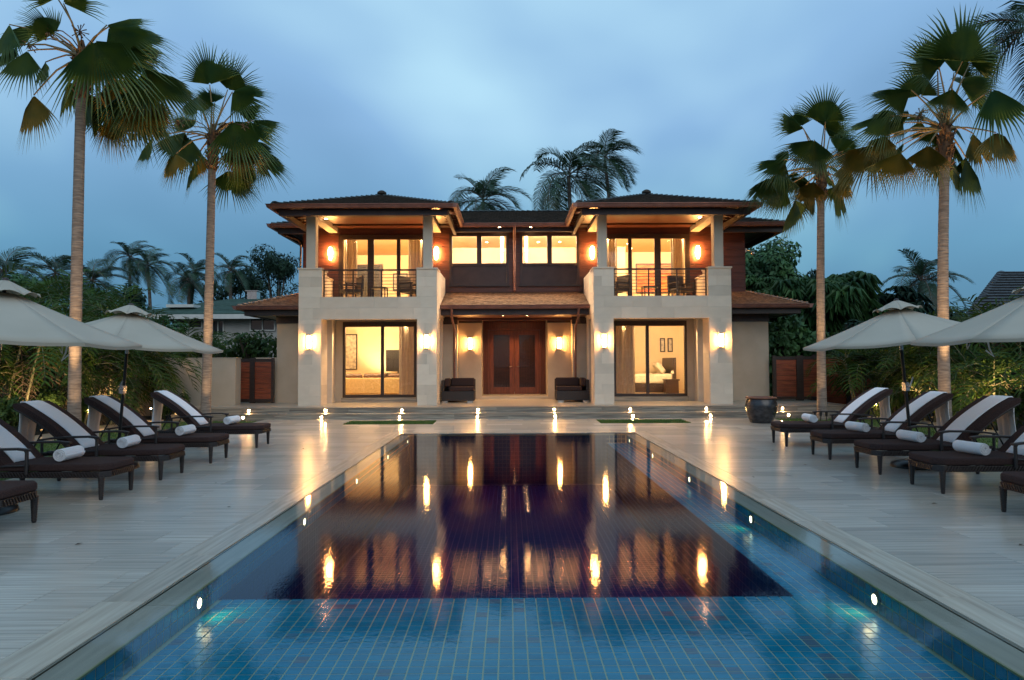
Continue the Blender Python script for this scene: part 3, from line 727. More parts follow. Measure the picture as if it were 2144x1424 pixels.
for a, b in ((x0 + .17, -6.88), (6.88, x1 - .17)): MB().box(a, b, y0 + .12, y0 + .22, 5.86, 6.05).build('fascia', 'dark_timber', rf)
MB().box(x0 + .17, x0 + .27, y0 + .222, y1, 5.86, 6.05).build('fascia', 'dark_timber', rf); MB().box(x1 - .27, x1 - .17, y0 + .222, y1, 5.86, 6.05).build('fascia', 'dark_timber', rf)
MB().box(x0 + .28, -7.16, y0 + .23, y1, 6.08, 6.10).build('soffit_board', 'dark_timber', rf); MB().box(7.86, x1 - .28, y0 + .23, y1, 6.08, 6.10).build('soffit_board', 'dark_timber', rf)
# lower skirt roofs and entry canopy
LZ, TZ = 3.36, 3.93
def skirt(ea, eb, tc, td, side=None, cap=None):
    base = MB(); deckface(base, [ea, eb, tc, td], .05)
    if side: deckface(base, side, .05)
    rf = base.build('roof', 'dark_timber', V); sh = MB(); shingles(sh, ea, eb, tc, td, .13, .125, .02)
    if side: shingles(sh, *side, .13, .125, .02)
    sh.build('shingles', 'shingle_low', rf, kind='stuff')
    if cap: caps(rf, cap[0], cap[1], 'cap_low', .17, .08)
    return rf
cn = skirt((-2.33, 20.85, LZ), (2.33, 20.85, LZ), (2.33, 22.58, TZ), (-2.33, 22.58, TZ))
gutter(cn, (-2.33, 20.85, LZ), (2.33, 20.85, LZ)); MB().box(-2.33, 2.33, 20.95, 21.06, 3.06, 3.245).build('fascia', 'blue_timber', cn, bevel=.005)
L_ = (-8.66, 20.85, LZ); sl = skirt(L_, (-6.47, 20.85, LZ), (-6.47, 22.58, TZ), (-7.17, 22.58, TZ), [(-8.66, 29, LZ), L_, (-7.17, 22.58, TZ), (-7.17, 29, TZ)], (L_, (-7.17, 22.58, TZ)))
gutter(sl, L_, (-6.47, 20.85, LZ)); gutter(sl, (-8.66, 20.72, LZ), (-8.66, 29, LZ), outward=(-1, 0, 0))
MB().box(-8.5, -6.47, 20.97, 21.07, 3.07, 3.245).box(-8.5, -8.4, 21.072, 29, 3.07, 3.245).build('fascia', 'dark_timber', sl, bevel=.004)
MB().box(-8.39, -6.47, 21.08, 21.66, 3.10, 3.13).box(-8.39, -7.76, 21.66, 29, 3.10, 3.13).build('soffit_board', 'plaster', sl)
R_ = (9.17, 20.85, LZ); sr = skirt((6.47, 20.85, LZ), R_, (7.86, 22.58, TZ), (6.47, 22.58, TZ), [R_, (9.17, 29, LZ), (7.86, 29, TZ), (7.86, 22.58, TZ)], (R_, (7.86, 22.58, TZ)))
gutter(sr, (6.47, 20.85, LZ), R_); gutter(sr, (9.17, 20.72, LZ), (9.17, 29, LZ), outward=(1, 0, 0))
MB().box(6.47, 9.0, 20.97, 21.07, 3.07, 3.245).box(8.9, 9.0, 21.072, 29, 3.07, 3.245).build('fascia', 'dark_timber', sr, bevel=.004)
MB().box(6.47, 8.89, 21.08, 21.66, 3.10, 3.13).box(8.28, 8.89, 21.66, 29, 3.10, 3.13).build('soffit_board', 'dark_timber', sr)
# downpipes
MB().tube([(0, 21.80, 6.06), (0, 21.82, 5.86), (0, 22.44, 5.62), (0, 22.46, 5.5), (0, 22.46, 4.03), (0, 22.38, 3.96)], .04, 10).build('downpipe', 'copper', V)
for sx in (-1, 1):
    MB().tube([(sx * 1.98, 20.80, 3.27), (sx * 1.98, 20.82, 2.98), (sx * 2.0, 22.02, 2.72), (sx * 2.0, 22.10, 2.6), (sx * 2.0, 22.10, .32)], .038, 10).build('downpipe', 'copper', V)
MB().tube([(-7.9, 22.2, 6.05), (-7.75, 22.3, 5.85), (-7.3, 22.5, 5.72), (-7.22, 22.52, 5.5), (-7.25, 22.5, 4.0)], .035, 8).build('downpipe', 'blue_timber', V)

# ---- rooms behind the glass
def room(x0, x1, y0, y1, z0, z1, paint='room_paint', floor='room_floor'):
    m = MB()
    m.add([(x0, y0, z0), (x1, y0, z0), (x1, y1, z0), (x0, y1, z0), (x0, y0, z1), (x1, y0, z1), (x1, y1, z1), (x0, y1, z1)],
          [(3, 2, 1, 0)], 1); m.add([(x0, y0, z0), (x1, y0, z0), (x1, y1, z0), (x0, y1, z0), (x0, y0, z1), (x1, y0, z1), (x1, y1, z1), (x0, y1, z1)], [(4, 5, 6, 7), (3, 7, 6, 2), (0, 4, 7, 3), (1, 2, 6, 5)], 0)
    m.build('room', [paint, floor], V)
m = MB().box(-1.45, -1.35, 24.76, 29, .3, 3.2).box(1.35, 1.45, 24.76, 29, .3, 3.2).box(-1.45, 1.45, 28.9, 29, .3, 3.2).box(-1.35, 1.35, 24.76, 28.9, 3.1, 3.2); m.build('foyer', 'dark_timber', V)
light('AREA', 'foyer_fill', (0, 26.8, 3.05), 14, (1, .55, .25), .5)  # unseen area lamp added to brighten the foyer, no fixture
MB().box(-7.7, 8.2, 29.0, 29.15, .3, 6.2).build('rear_wall', 'plaster', V)
room(-7.3, -2.6, 21.86, 27.2, .45, 2.96); room(2.6, 7.9, 21.86, 26.2, .45, 2.96)
room(-6.9, -2.45, 22.78, 27.5, 3.56, 6.02); room(2.45, 7.6, 22.78, 27.0, 3.56, 6.02)
room(-2.4, -.1, 22.78, 25.8, 3.56, 6.02); room(.1, 2.4, 22.78, 25.8, 3.56, 6.02)
# unseen fill lamps added just inside the wall heads, hidden from the pool side
def room_fills(xs, y, z, e, col=(1, .66, .32)):
    for x in xs: light('POINT', 'room_fill_light', (x, y, z), e / len(xs), col, .025)
room_fills((-6.3, -5.0, -3.6), 22.05, 2.88, 760); room_fills((3.6, 5.0, 6.6), 22.05, 2.88, 620)
room_fills((-6.2, -4.6, -3.2), 22.98, 5.95, 1200); room_fills((3.2, 4.6, 6.2), 22.98, 5.95, 1200)
room_fills((-1.7, -.8), 22.87, 5.985, 640, (1, .76, .50)); room_fills((.8, 1.7), 22.87, 5.985, 640, (1, .76, .50))
ul = thing('floor_uplighter', 'small floor uplighter behind the living room sofa', 'lamp', (-5.25, 26.1, .45))
MB().lathe([(.0, .0), (.09, .0), (.07, .12), (.0, .12)], (-5.25, 26.1, .45), 16).build('body', 'dark_metal', ul)
light('SPOT', 'floor_uplighter_lamp', (-5.25, 26.1, .62), 330, (1, .72, .38), .04, (rad(162), 0, 0), spot_size=rad(100), spot_blend=.8)
dl = 0
def downlight(x, y, z, label, r=.05, mat='downlight_glow', group='recessed ceiling lights'):
    l = thing('downlight', label, 'ceiling light', (x, y, z), group)
    MB().lathe([(r * .72, -.001), (r, -.006), (r * 1.25, -.006), (r * 1.3, .0)], (x, y, z), 16).build('trim', 'white_trim', l)
    MB().lathe([(.0001, -.002), (r * .75, -.002)], (x, y, z), 16).build('lens', mat, l)
for k, (yy, w) in enumerate(((21.55, 'in the front row'), (22.75, 'in the middle row'), (23.95, 'nearest the entrance doors'))):
    for sx in (-1, 1):
        light('SPOT', 'entry_downlight_lamp', (sx * .39, yy, 3.06), 80, WARM, .04, (0, 0, 0), spot_size=rad(110), spot_blend=.8)
        downlight(sx * .39, yy, 3.081, '%s recessed light of the entry ceiling %s' % ('left' if sx < 0 else 'right', w), group='recessed lights over the entry')
for x, y, lab in ((-5.85, 20.6, 'recessed light over the left end of the left balcony'), (-2.0, 19.75, 'recessed light under the inner eave of the left balcony roof'), (2.0, 19.75, 'recessed light under the inner eave of the right balcony roof'), (5.75, 20.6, 'recessed light over the right end of the right balcony')):
    light('SPOT', 'balcony_downlight_lamp', (x, y, 6.0), 22, WARM, .04, (0, 0, 0), spot_size=rad(150), spot_blend=.8)
    downlight(x, y, 6.12 if abs(x) < 3 else 6.045, lab, .07, group='recessed lights under the balcony roofs')
for x, lab in ((-.5, 'left recessed light under the middle roof eave'), (.55, 'right recessed light under the middle roof eave')): downlight(x, 22.25, 6.098, lab, .06)
downlight(-7.9, 21.35, 3.098, 'recessed light under the low left side eave', .05)
for x, y, z, lab in ((-5.4, 25.4, 6.018, 'left ceiling light in the upper left bedroom'), (-4.1, 24.0, 6.018, 'right ceiling light in the upper left bedroom'), (-1.0, 24.6, 6.018, 'ceiling light in the left middle upstairs room'),
        (.9, 24.6, 6.018, 'left ceiling light in the right middle upstairs room'), (1.7, 24.6, 6.018, 'right ceiling light in the right middle upstairs room'), (4.6, 26, 6.018, 'rear ceiling light in the upper right bedroom'), (4.3, 25, 6.018, 'front ceiling light in the upper right bedroom'), (3.9, 23, 2.958, 'ceiling light above the ground floor bed')):
    downlight(x, y, z, lab, .06, group='ceiling lights seen in the rooms')
def curtain(x0, x1, y, z0, z1, label):
    n = int((x1 - x0) * 34); m = MB(); pts = []
    for i in range(n + 1): pts.append((x0 + (x1 - x0) * i / n, y + .035 * math.sin(i * 1.55) + R.uniform(-.006, .006)))
    vs = [(p[0], p[1], z0) for p in pts] + [(p[0], p[1], z1) for p in pts]
    m.add(vs, [(i, i + 1, i + n + 2, i + n + 1) for i in range(n)], 0, True)
    tag(m.build('curtain', 'curtain'), label, 'curtain', 'curtains behind the sliding doors')
curtain(-3.82, -3.26, 22.05, .47, 2.9, 'pleated pale curtain drawn right of the living room glass')
curtain(3.26, 3.95, 22.05, .47, 2.9, 'pleated pale curtain drawn left of the ground floor bedroom glass')
curtain(-5.85, -5.4, 22.95, 3.58, 5.98, 'cream curtain at the left end of the left balcony door')
curtain(-3.65, -3.0, 22.95, 3.58, 5.98, 'shaded curtain at the right end of the left balcony door')
curtain(3.0, 3.55, 22.95, 3.58, 5.98, 'shaded curtain at the left end of the right balcony door')
curtain(5.4, 5.85, 22.95, 3.58, 5.98, 'cream curtain at the right end of the right balcony door')
# living room furniture
so = thing('sofa', 'long tan sofa seen from behind in the living room', 'sofa', (-4.9, 23.4, .45))
MB().box(-6.2, -3.6, 23.0, 23.22, .5, 1.06).build('backrest', 'sofa_fabric', so, bevel=.04); MB().box(-6.2, -3.6, 23.23, 24.0, .5, .88).build('seat', 'sofa_fabric', so, bevel=.04)
for k in range(3): MB().box(-6.1 + k * .84, -5.32 + k * .84, 23.24, 23.44, .9, 1.2).build('cushion', 'sofa_leather', so, bevel=.06)
tv = thing('television', 'black flat television on a low cabinet in the living room', 'television', (-4.4, 26.2, 1.2))
MB().box(-5.0, -3.9, 26.1, 26.16, 1.24, 2.08).build('screen', 'dark_metal', tv, bevel=.008); MB().box(-4.55, -4.35, 26.08, 26.18, 1.18, 1.24).build('stand', 'dark_metal', tv)
tag(MB().box(-5.0, -3.4, 25.9, 26.4, .45, 1.17).build('cabinet', 'dark_timber', bevel=.01), 'low dark cabinet under the television', 'cabinet')
def picture(x0, x1, y, z0, z1, art, label, mat='dark_timber', axis='y'):
    p = thing('picture', label, 'picture', ((x0 + x1) / 2, y, z0), 'framed pictures on the room walls'); f = .045
    wallbox(x0, x1, z0, z1, y - .03, y, [(x0 + f, x1 - f, z0 + f, z1 - f)]).build('frame', mat, p)
    MB().box(x0 + f, x1 - f, y - .015, y - .004, z0 + f, z1 - f).build('print', art, p)
picture(-6.95, -6.35, 27.15, 1.3, 2.75, 'art_pale', 'tall dark framed picture left in the living room')
picture(5.72, 5.92, 26.17, 1.95, 2.5, 'art_pale', 'left one of two small framed pictures above the bed')
picture(6.02, 6.22, 26.17, 1.95, 2.5, 'art_pale', 'right one of two small framed pictures above the bed')
picture(-4.95, -4.35, 27.4, 4.55, 5.25, 'art_pale', 'square framed picture in the upper left bedroom')
picture(4.95, 6.6, 26.95, 4.35, 5.55, 'art_red', 'wide red and gold painting in the upper right bedroom')
# upper left doorway
m = wallbox(-6.6, -5.4, 3.56, 5.62, 27.36, 27.46, [(-6.48, -5.52, 3.56, 5.5)]); dk = m.build('inner_door', 'dark_timber', V)
MB().box(-6.48, -5.52, 27.44, 27.49, 3.57, 5.5).build('door_leaf', 'room_dark', dk)
MB().box(3.55, 4.3, 25.6, 26.99, 3.57, 6.01).build('closet_wall', 'room_paint', V)
# bed
bd = thing('bed', 'made up bed with pale cover in the ground floor bedroom', 'bed', (5, 25, .45))
MB().box(3.6, 5.72, 24.3, 25.9, .46, .78).build('bed_base', 'dark_timber', bd, bevel=.01); MB().box(3.58, 5.74, 24.28, 25.92, .785, 1.13).build('mattress', 'bed_linen', bd, bevel=.07)
MB().box(5.76, 5.86, 24.2, 26.0, .46, 1.72).build('headboard', 'dark_timber', bd, bevel=.02)
for k, (x, y_, a) in enumerate(((5.35, 24.75, 'front pale pillow leaning on the headboard'), (5.52, 25.35, 'rear pale pillow leaning on the headboard'))):
    m = MB(); M = Matrix.Translation((x, y_, 1.33)) @ Matrix.Rotation(rad(-38), 4, 'Y')
    m.box(-.09, .09, -.3, .3, -.22, .24, M=M); o = m.build('pillow', 'bed_linen', bevel=.07); tag(o, a, 'pillow')
ns = thing('nightstand', 'small dark bedside table in the ground floor bedroom', 'table', (5.6, 23.7, .45))
MB().box(5.3, 5.8, 23.5, 24.0, .9, .95).build('top', 'dark_timber', ns); MB().box(5.33, 5.77, 23.53, 23.97, .46, .898).build('body', 'dark_timber', ns)
lp = thing('table_lamp', 'little lamp on the bedside table', 'lamp', (5.6, 23.75, .95))
MB().tube([(5.6, 23.75, .951), (5.6, 23.75, 1.15)], .015, 8).build('stem', 'steel', lp); MB().lathe([(.06, .0), (.04, .1)], (5.6, 23.75, 1.15), 14).build('shade', 'bed_linen', lp)
# upstairs middle rooms: wall lights and counters
for sx in (-1, 1):
    s = 'left' if sx < 0 else 'right'
    l = thing('wall_light', 'bright bathroom wall light behind the %s middle window' % s, 'wall light', (sx * .42, 23.3, 5.3), 'lights behind the middle windows')
    MB().box(sx*.42 - .04, sx*.42 + .04, 23.3, 23.36, 5.0, 5.5).build('backplate', 'white_trim', l); MB().tube([(sx*.42, 23.27, 5.12), (sx*.42, 23.27, 5.38)], .035, 10).build('tube', 'lamp_up', l)
    MB().box(sx*.42 - .06, sx*.42 + .06, 23.361, 23.40, 3.57, 6.01).build('nib_wall', 'room_paint', V)

# ---- sconces
def sconce(x, y, z, label, big=True):
    l = thing('wall_sconce', label, 'wall lamp', (x, y, z), 'wall sconces on the villa front')
    w, h, d = (.085, .20, .10) if big else (.095, .21, .12)
    if big:
        m = MB().box(x - .028, x + .028, y - .012, y - .001, z - h, z + h)
        for a in (-1, 1):
            for yy in (y - d, y - .012): m.box(x + a * w - .005, x + a * w + .005, yy, yy + .010, z - h, z + h)
        m.box(x - w, x + w, y - d, y - .012, z + h - .012, z + h).box(x - w, x + w, y - d, y - .012, z - h, z - h + .012); m.build('frame', 'dark_metal', l)
        MB().tube([(x, y - .055, z - h + .022), (x, y - .055, z + h - .022)], .048, 12).build('lamp_glass', 'lamp_glass', l)
    else:
        MB().box(x - .05, x + .05, y - .02, y - .001, z - h, z + h).build('backplate', 'dark_metal', l)
        prof = [(.03, -h), (.055, -h * .7), (.075, 0), (.07, h * .6), (.04, h)]
        MB().lathe(prof, (x, y - .09, z), 14).build('lamp_glass', 'lamp_glass', l)
for sx in (-1, 1):
    s = ('left', 'right')[sx > 0]
    sconce(sx * 6.13, 19.896, 2.20, 'framed glowing sconce on the outer ground pier of the %s bay' % s)
    sconce(sx * 2.64, 19.896, 2.20, 'framed glowing sconce on the inner ground pier of the %s bay' % s)
    sconce(sx * 1.53, 22.998, 2.22, 'framed glowing sconce beside the entrance doors on the %s' % s)
    sconce(sx * 6.22, 22.598, 5.27, 'rounded glowing sconce at the outer side of the %s balcony' % s, False)
    sconce(sx * 2.64, 22.598, 5.27, 'rounded glowing sconce at the inner side of the %s balcony' % s, False)

# ---- balcony furniture
def armchair(x, y, z, rz, label, w=.62):
    t = thing('armchair', label, 'chair', (x, y, z), 'dark chairs on the balconies'); M = Matrix.Translation((x, y, z)) @ Matrix.Rotation(rz, 4, 'Z')
    MB().box(-w/2, w/2, -.3, .3, .30, .40, M=M).build('seat', 'wicker', t, bevel=.02); MB().box(-w/2, w/2, .26, .33, .405, .86, M=M).build('backrest', 'wicker', t, bevel=.02)
    for a in (-1, 1):
        MB().box(a*w/2 - .03, a*w/2 + .03, -.3, .258, .56, .60, M=M).build('armrest', 'wicker', t)
        for b in (-.27, .22): MB().box(a*w/2 - .025, a*w/2 + .025, b, b + .05, 0, .56, M=M).build('leg', 'wicker', t)
def sidetable(x, y, z, label, s=.5, h=.45):
    t = thing('side_table', label, 'table', (x, y, z), 'small balcony tables')
    MB().box(x - s/2, x + s/2, y - s/2, y + s/2, z + h - .04, z + h).build('top', 'dark_metal', t)
    for a in (-1, 1):
        for b in (-1, 1): MB().box(x + a*(s/2-.03) - .015, x + a*(s/2-.03) + .015, y + b*(s/2-.03) - .015, y + b*(s/2-.03) + .015, z, z + h - .042).build('leg', 'dark_metal', t)
armchair(-5.3, 21.6, 3.535, rad(-60), 'dark wicker chair at the left end of the left balcony'); armchair(-3.35, 21.6, 3.535, rad(60), 'dark wicker chair at the right end of the left balcony')
armchair(3.3, 21.6, 3.535, rad(-60), 'dark wicker chair at the left end of the right balcony'); armchair(5.4, 21.6, 3.535, rad(25), 'dark wicker chair at the right end of the right balcony')
sidetable(-4.35, 21.4, 3.535, 'small dark table on the left balcony'); sidetable(4.35, 21.4, 3.535, 'small dark table on the right balcony')
# ---- corner seats by the entrance
for sx in (-1, 1):
    s = ('left', 'right')[sx > 0]
    t = thing('corner_sofa', 'brown wicker corner seat with dark cushions %s of the entrance' % s, 'sofa', (sx * 1.85, 21.6, .3), 'wicker corner seats at the entrance')
    def B(mb, a, b, *r): p, q = sorted((sx * a, sx * b)); return mb.box(p, q, *r)
    m = MB(); B(m, 1.30, 2.34, 21.14, 22.06, .36, .66); m.build('base', 'wicker', t, bevel=.012)
    m = MB(); B(m, 2.24, 2.34, 21.14, 22.06, .662, 1.01); m.build('side_frame', 'wicker', t, bevel=.012)
    m = MB(); B(m, 1.30, 2.238, 21.98, 22.06, .662, 1.03); m.build('back_frame', 'wicker', t, bevel=.012)
    m = MB(); B(m, 1.31, 2.10, 21.15, 21.80, .665, .80); m.build('seat_cushion', 'cushion_brown', t, bevel=.03)
    m = MB(); B(m, 1.33, 2.08, 21.81, 21.975, .80, 1.07); m.build('back_cushion', 'cushion_brown', t, bevel=.03)
    m = MB(); B(m, 2.09, 2.235, 21.18, 21.80, .81, 1.07); m.build('side_cushion', 'cushion_brown', t, bevel=.03)
    for a in (1.34, 2.14):
        m = MB(); B(m, a, a + .18, 21.15, 21.2, .303, .358); m.build('foot', 'steel', t)
# ---- garden walls and gates
gw = MB().box(-14, -8.5, 20.35, 20.75, .0, 1.72).build('garden_wall', 'plaster'); tag(gw, 'low beige plaster garden wall left of the villa', 'wall')
cp = MB().box(-14, -8.48, 20.33, 20.77, 1.722, 1.75).build('coping', 'plaster', None); cp.parent = gw
def gate(x0, x1, y, z0, z1, posts, label, nb=7):
    g = thing('wooden_gate', label, 'gate', ((x0 + x1) / 2, y, z0)); ps = sorted(posts)
    for p, w in ps: MB().box(p - w/2, p + w/2, y - .05, y + .05, z0 + .002, z1 + .03).build('post', 'dark_timber', g)
    for (a, wa), (b, wb) in zip(ps, ps[1:]):
        l, r = a + wa/2, b - wb/2
        MB().box(l, r, y - .035, y + .035, z1 - .10, z1).build('top_rail', 'dark_timber', g); MB().box(l, r, y - .035, y + .035, z0 + .03, z0 + .13).build('bottom_rail', 'dark_timber', g)
        n = nb; H = (z1 - .10 - z0 - .13) / n
        for k in range(n): MB().box(l, r, y - .015, y + .015, z0 + .13 + k * H + .004, z0 + .13 + (k+1) * H - .004).build('plank', 'gate_wood', g)
gate(-8.9, -7.74, 21.5, .302, 1.72, [(-8.88, .1), (-8.42, .16), (-7.77, .08)], 'red brown plank gate between garden wall and villa')
gate(8.3, 9.9, 21.5, .302, 1.72, [(8.34, .1), (9.15, .22), (9.86, .1)], 'red brown double plank gate right of the villa')
gate(9.95, 13.5, 22.3, .0, 1.75, [(9.97, .1), (11.1, .12), (12.3, .12), (13.45, .1)], 'dark plank fence continuing right of the gates')
tag(MB().box(-8.45, -7.74, 21.75, 21.95, .3, 1.76).build('low_wall', 'plaster'), 'low plaster wall behind the left gate', 'wall')
# flood light under the right eave
fl = thing('flood_light', 'small twin flood light under the upper right eave', 'lamp', (7.98, 22.7, 5.2)); 
MB().box(7.86, 7.92, 22.6, 22.72, 5.3, 5.42).tube([(7.93, 22.62, 5.36), (8.05, 22.55, 5.30)], .02, 8).build('bracket', 'white_trim', fl)
MB().lathe([(.0, .0), (.06, .01), (.075, .06), (.04, .12), (.0, .13)], (8.08, 22.52, 5.17), 14).build('bulb', 'steel', fl)

# ---- glazed jar
pt = thing('planter_jar', 'large dark glazed jar with brown rim on the deck before the steps', 'jar', (6.24, 17.1, 0))
MB().lathe([(.0, .012), (.26, .0), (.275, .01), (.31, .10), (.375, .28), (.395, .42), (.375, .53), (.345, .60), (.34, .615)], (6.24, 17.1, 0), 48).build('body', 'pot_glaze', pt)
MB().lathe([(.34, .612), (.375, .615), (.385, .64), (.37, .655), (.335, .655), (.32, .63), (.34, .5), (.3, .2), (.0, .1)], (6.24, 17.1, 0), 48).build('rim', 'pot_rim', pt)
# ------------------------------------------------------------------ sun loungers
def make_lounger():
    t = thing('sun_lounger', 'x', 'sun lounger', (0, 0, 0), 'wicker sun loungers lined up along the pool')
    hw = .33
    m = MB().prism([(.0, -hw + .10), (.08, -hw), (1.98, -hw), (1.98, -hw + .045), (.10, -hw + .045), (.045, -hw + .12), (.045, hw - .12), (.10, hw - .045), (1.98, hw - .045), (1.98, hw), (.08, hw), (.0, hw - .10)], .255, .325, axis='z')
    for x in (.45, .85, 1.2, 1.93): m.box(x, x + .04, -hw + .046, hw - .046, .262, .31)
    m.build('frame', 'wicker', t, bevel=.008)
    # braided edge: short slanted rolls along the rails
    m = MB()
    for sy in (-1, 1):
        x = .10
        while x < 1.95: m.bar((x, sy * (hw + .004), .262), (x + .035, sy * (hw + .004), .318), .022, .014); x += .036
    y = -hw + .12
    while y < hw - .12: m.bar((-.003, y, .262), (-.003, y + .03, .318), .022, .014); y += .036
    m.build('braid', 'wicker', t, kind='stuff')
    for x in (.075, 1.42):
        for sy in (-1, 1):
            m = MB(); y = sy * (hw - .03); zs = [0.0, .008] + [.012 + k * .0125 for k in range(21)]; rr = [.018, .022] + [.022 + .013 * k / 20 + (.0028 if k % 2 else -.001) for k in range(21)]
            m.tube([(x, y, z) for z in zs], rr, 8)
            m.build('leg', 'wicker', t)
    # seat cushion with clipped corners
    P = [(-.01, -hw + .11), (.09, -hw), (1.26, -hw), (1.26, hw), (.09, hw), (-.01, hw - .11)]
    MB().prism(P, .33, .412, axis='z').build('seat_cushion', 'cushion_brown', t, bevel=.022)
    arc = []; N = 10
    for i in range(N + 1):
        u = i / N; a = rad(50 - 22 * u); 
        if i == 0: px, pz = 1.20, .385
        else: px += .102 * math.cos(a); pz += .102 * math.sin(a)
        arc.append((px, pz, a))
    top = [(x - .036 * math.sin(a), z + .036 * math.cos(a)) for x, z, a in arc]; bot = [(x + .036 * math.sin(a), z - .036 * math.cos(a)) for x, z, a in arc]
    tipx, tipz, ta = arc[-1]
    poly = top + [(tipx + .035, tipz + .02), (tipx + .035, tipz - .02)] + bot[::-1]
    m = MB(); n = len(poly)
    for q in range(len(arc) - 1):
        vs = []
        for yy in (-hw + .01, hw - .01): vs += [(top[q][0], yy, top[q][1]), (top[q+1][0], yy, top[q+1][1]), (bot[q+1][0], yy, bot[q+1][1]), (bot[q][0], yy, bot[q][1])]
        m.add(vs, [(0, 1, 2, 3), (7, 6, 5, 4)], 0); m.add(vs, [(0, 4, 5, 1), (2, 6, 7, 3)], 0, True)
    yy = hw - .01
    cap_ = [(top[-1][0], top[-1][1]), (tipx + .03, tipz + .028), (tipx + .04, tipz), (tipx + .03, tipz - .028), (bot[-1][0], bot[-1][1])]
    for a, b in zip(cap_, cap_[1:]): m.add([(a[0], -yy, a[1]), (b[0], -yy, b[1]), (b[0], yy, b[1]), (a[0], yy, a[1])], [(0, 1, 2, 3)], 0, True)
    for s_ in (-yy, yy): m.add([(c[0], s_, c[1]) for c in cap_], [(0, 1, 2, 3, 4)])
    m.build('back_cushion', 'cushion_brown', t)
    for s_ in (-hw + .03, hw - .03): MB().tube([(bx + .012, s_, bz - .014) for bx, bz in bot], .016, 6).build('back_rod', 'wicker', t)
    for s_ in (-1, 1):
        MB().tube([(1.60, s_ * (hw - .06), .78), (1.86, s_ * (hw - .06), .30)], .012, 6).build('strut', 'dark_metal', t)
        m = MB().tube([(.90, s_ * (hw + .02), .30), (.90, s_ * (hw + .02), .55), (.92, s_ * (hw + .02), .585)], .020, 7)
        m.build('arm_post', 'wicker', t)
        m = MB(); pts = [(.86, .575), (1.0, .592), (1.25, .588), (1.5, .572), (1.66, .55)]
        for a, b in zip(pts, pts[1:]): m.bar((a[0], s_ * (hw + .02), a[1]), (b[0], s_ * (hw + .02), b[1]), .055, .028)
        m.build('armrest', 'wicker', t, bevel=.006)
        MB().tube([(1.62, s_ * (hw + .02), .55), (1.62, s_ * (hw + .02), .29)], .018, 7).build('arm_post', 'wicker', t)
        MB().tube([(.92, s_ * (hw + .02), .40), (1.62, s_ * (hw + .02), .38)], .010, 6).build('side_rail', 'wicker', t)
    return t, top, (tipx, tipz)
def make_draped_towel(top, tip):
    t = thing('draped_towel', 'x', 'towel', (0, 0, 0), 'towels draped over the lounger backs')
    path = [(1.17, .420)] + [(x - .008 * .7, z + .010) for x, z in top[1:]] + [(tip[0] + .035, tip[1] + .045), (tip[0] + .062, tip[1] - .01)]
    for k in range(1, 9): path.append((tip[0] + .060 - .012 * math.sin(k * .8), tip[1] - .01 - k * .087))
    # refine along the width with light folds in the hanging part
    m = MB(); nw = 14; w0 = .172; vs = []
    for i, (x, z) in enumerate(path):
        hang = max(0, i - len(top) - 2)
        for j in range(nw + 1):
            y = -w0 + 2 * w0 * j / nw; f = .010 * min(hang, 6) / 3 * math.sin(j * 1.35 + .5)
            vs.append((x + f + (.001 * math.sin(j * 3 + i * 2)), y * (1 - .012 * hang), z + .002 * math.sin(j * 2.1 + i)))
    fs = [(i * (nw+1) + j, i * (nw+1) + j + 1, (i+1) * (nw+1) + j + 1, (i+1) * (nw+1) + j) for i in range(len(path) - 1) for j in range(nw)]
    m.add(vs, fs, 0, True); o = m.build('cloth', 'towel', t)
    s = o.modifiers.new('solid', 'SOLIDIFY'); s.thickness = .009; s.offset = 1
    return t
def make_roll():
    t = thing('rolled_towel', 'x', 'towel', (0, 0, 0), 'rolled white towels on the lounger seats')
    n = 110; turns = 4.0; r1 = .084; L = .20; m = MB(); vs = []
    for i in range(n + 1):
        a = turns * 2 * math.pi * i / n; r = .012 + (r1 - .012) * i / n + .0012 * math.sin(a * 3)
        for k, yy in enumerate((-L, -L + .008, -L * .33, L * .33, L - .008, L)):
            rr = r - (.004 if k in (0, 5) else 0); vs.append((rr * math.cos(a), yy + .006 * math.sin(a * .7), rr * math.sin(a) * .95 + .084))
    fs = [(i*6 + k, i*6 + k + 1, (i+1)*6 + k + 1, (i+1)*6 + k) for i in range(n) for k in range(5)]
    m.add(vs, fs, 0, True); o = m.build('cloth', 'towel', t); s = o.modifiers.new('solid', 'SOLIDIFY'); s.thickness = .012; s.offset = -1
    MB().lathe([(.0001, -L + .012), (.070, -L + .012)], (0, 0, 0), 20).add([], []) 
    c = MB(); vs = [(.066 * math.cos(a * math.pi / 10), yy, .066 * math.sin(a * math.pi / 10) * .95 + .084) for yy in (-L + .02, L - .02) for a in range(20)]
    c.add(vs, [tuple(range(20)), tuple(range(20, 40))] + [(i, (i+1) % 20, (i+1) % 20 + 20, i + 20) for i in range(20)]).build('core', 'towel', t)
    return t
lg, ltop, ltip = make_lounger(); dt = make_draped_towel(ltop, ltip); rt = make_roll()
idx = index_kids()
SP = {-1: [6.36, 8.04, 9.34, 10.84, 12.75], 1: [6.60, 8.15, 9.48, 10.9, 12.56]}
desc = ['nearest the camera, only its foot in view', 'second from the front', 'third from the front, middle of its row', 'fourth from the front', 'last of its row, nearest the steps']
first = True
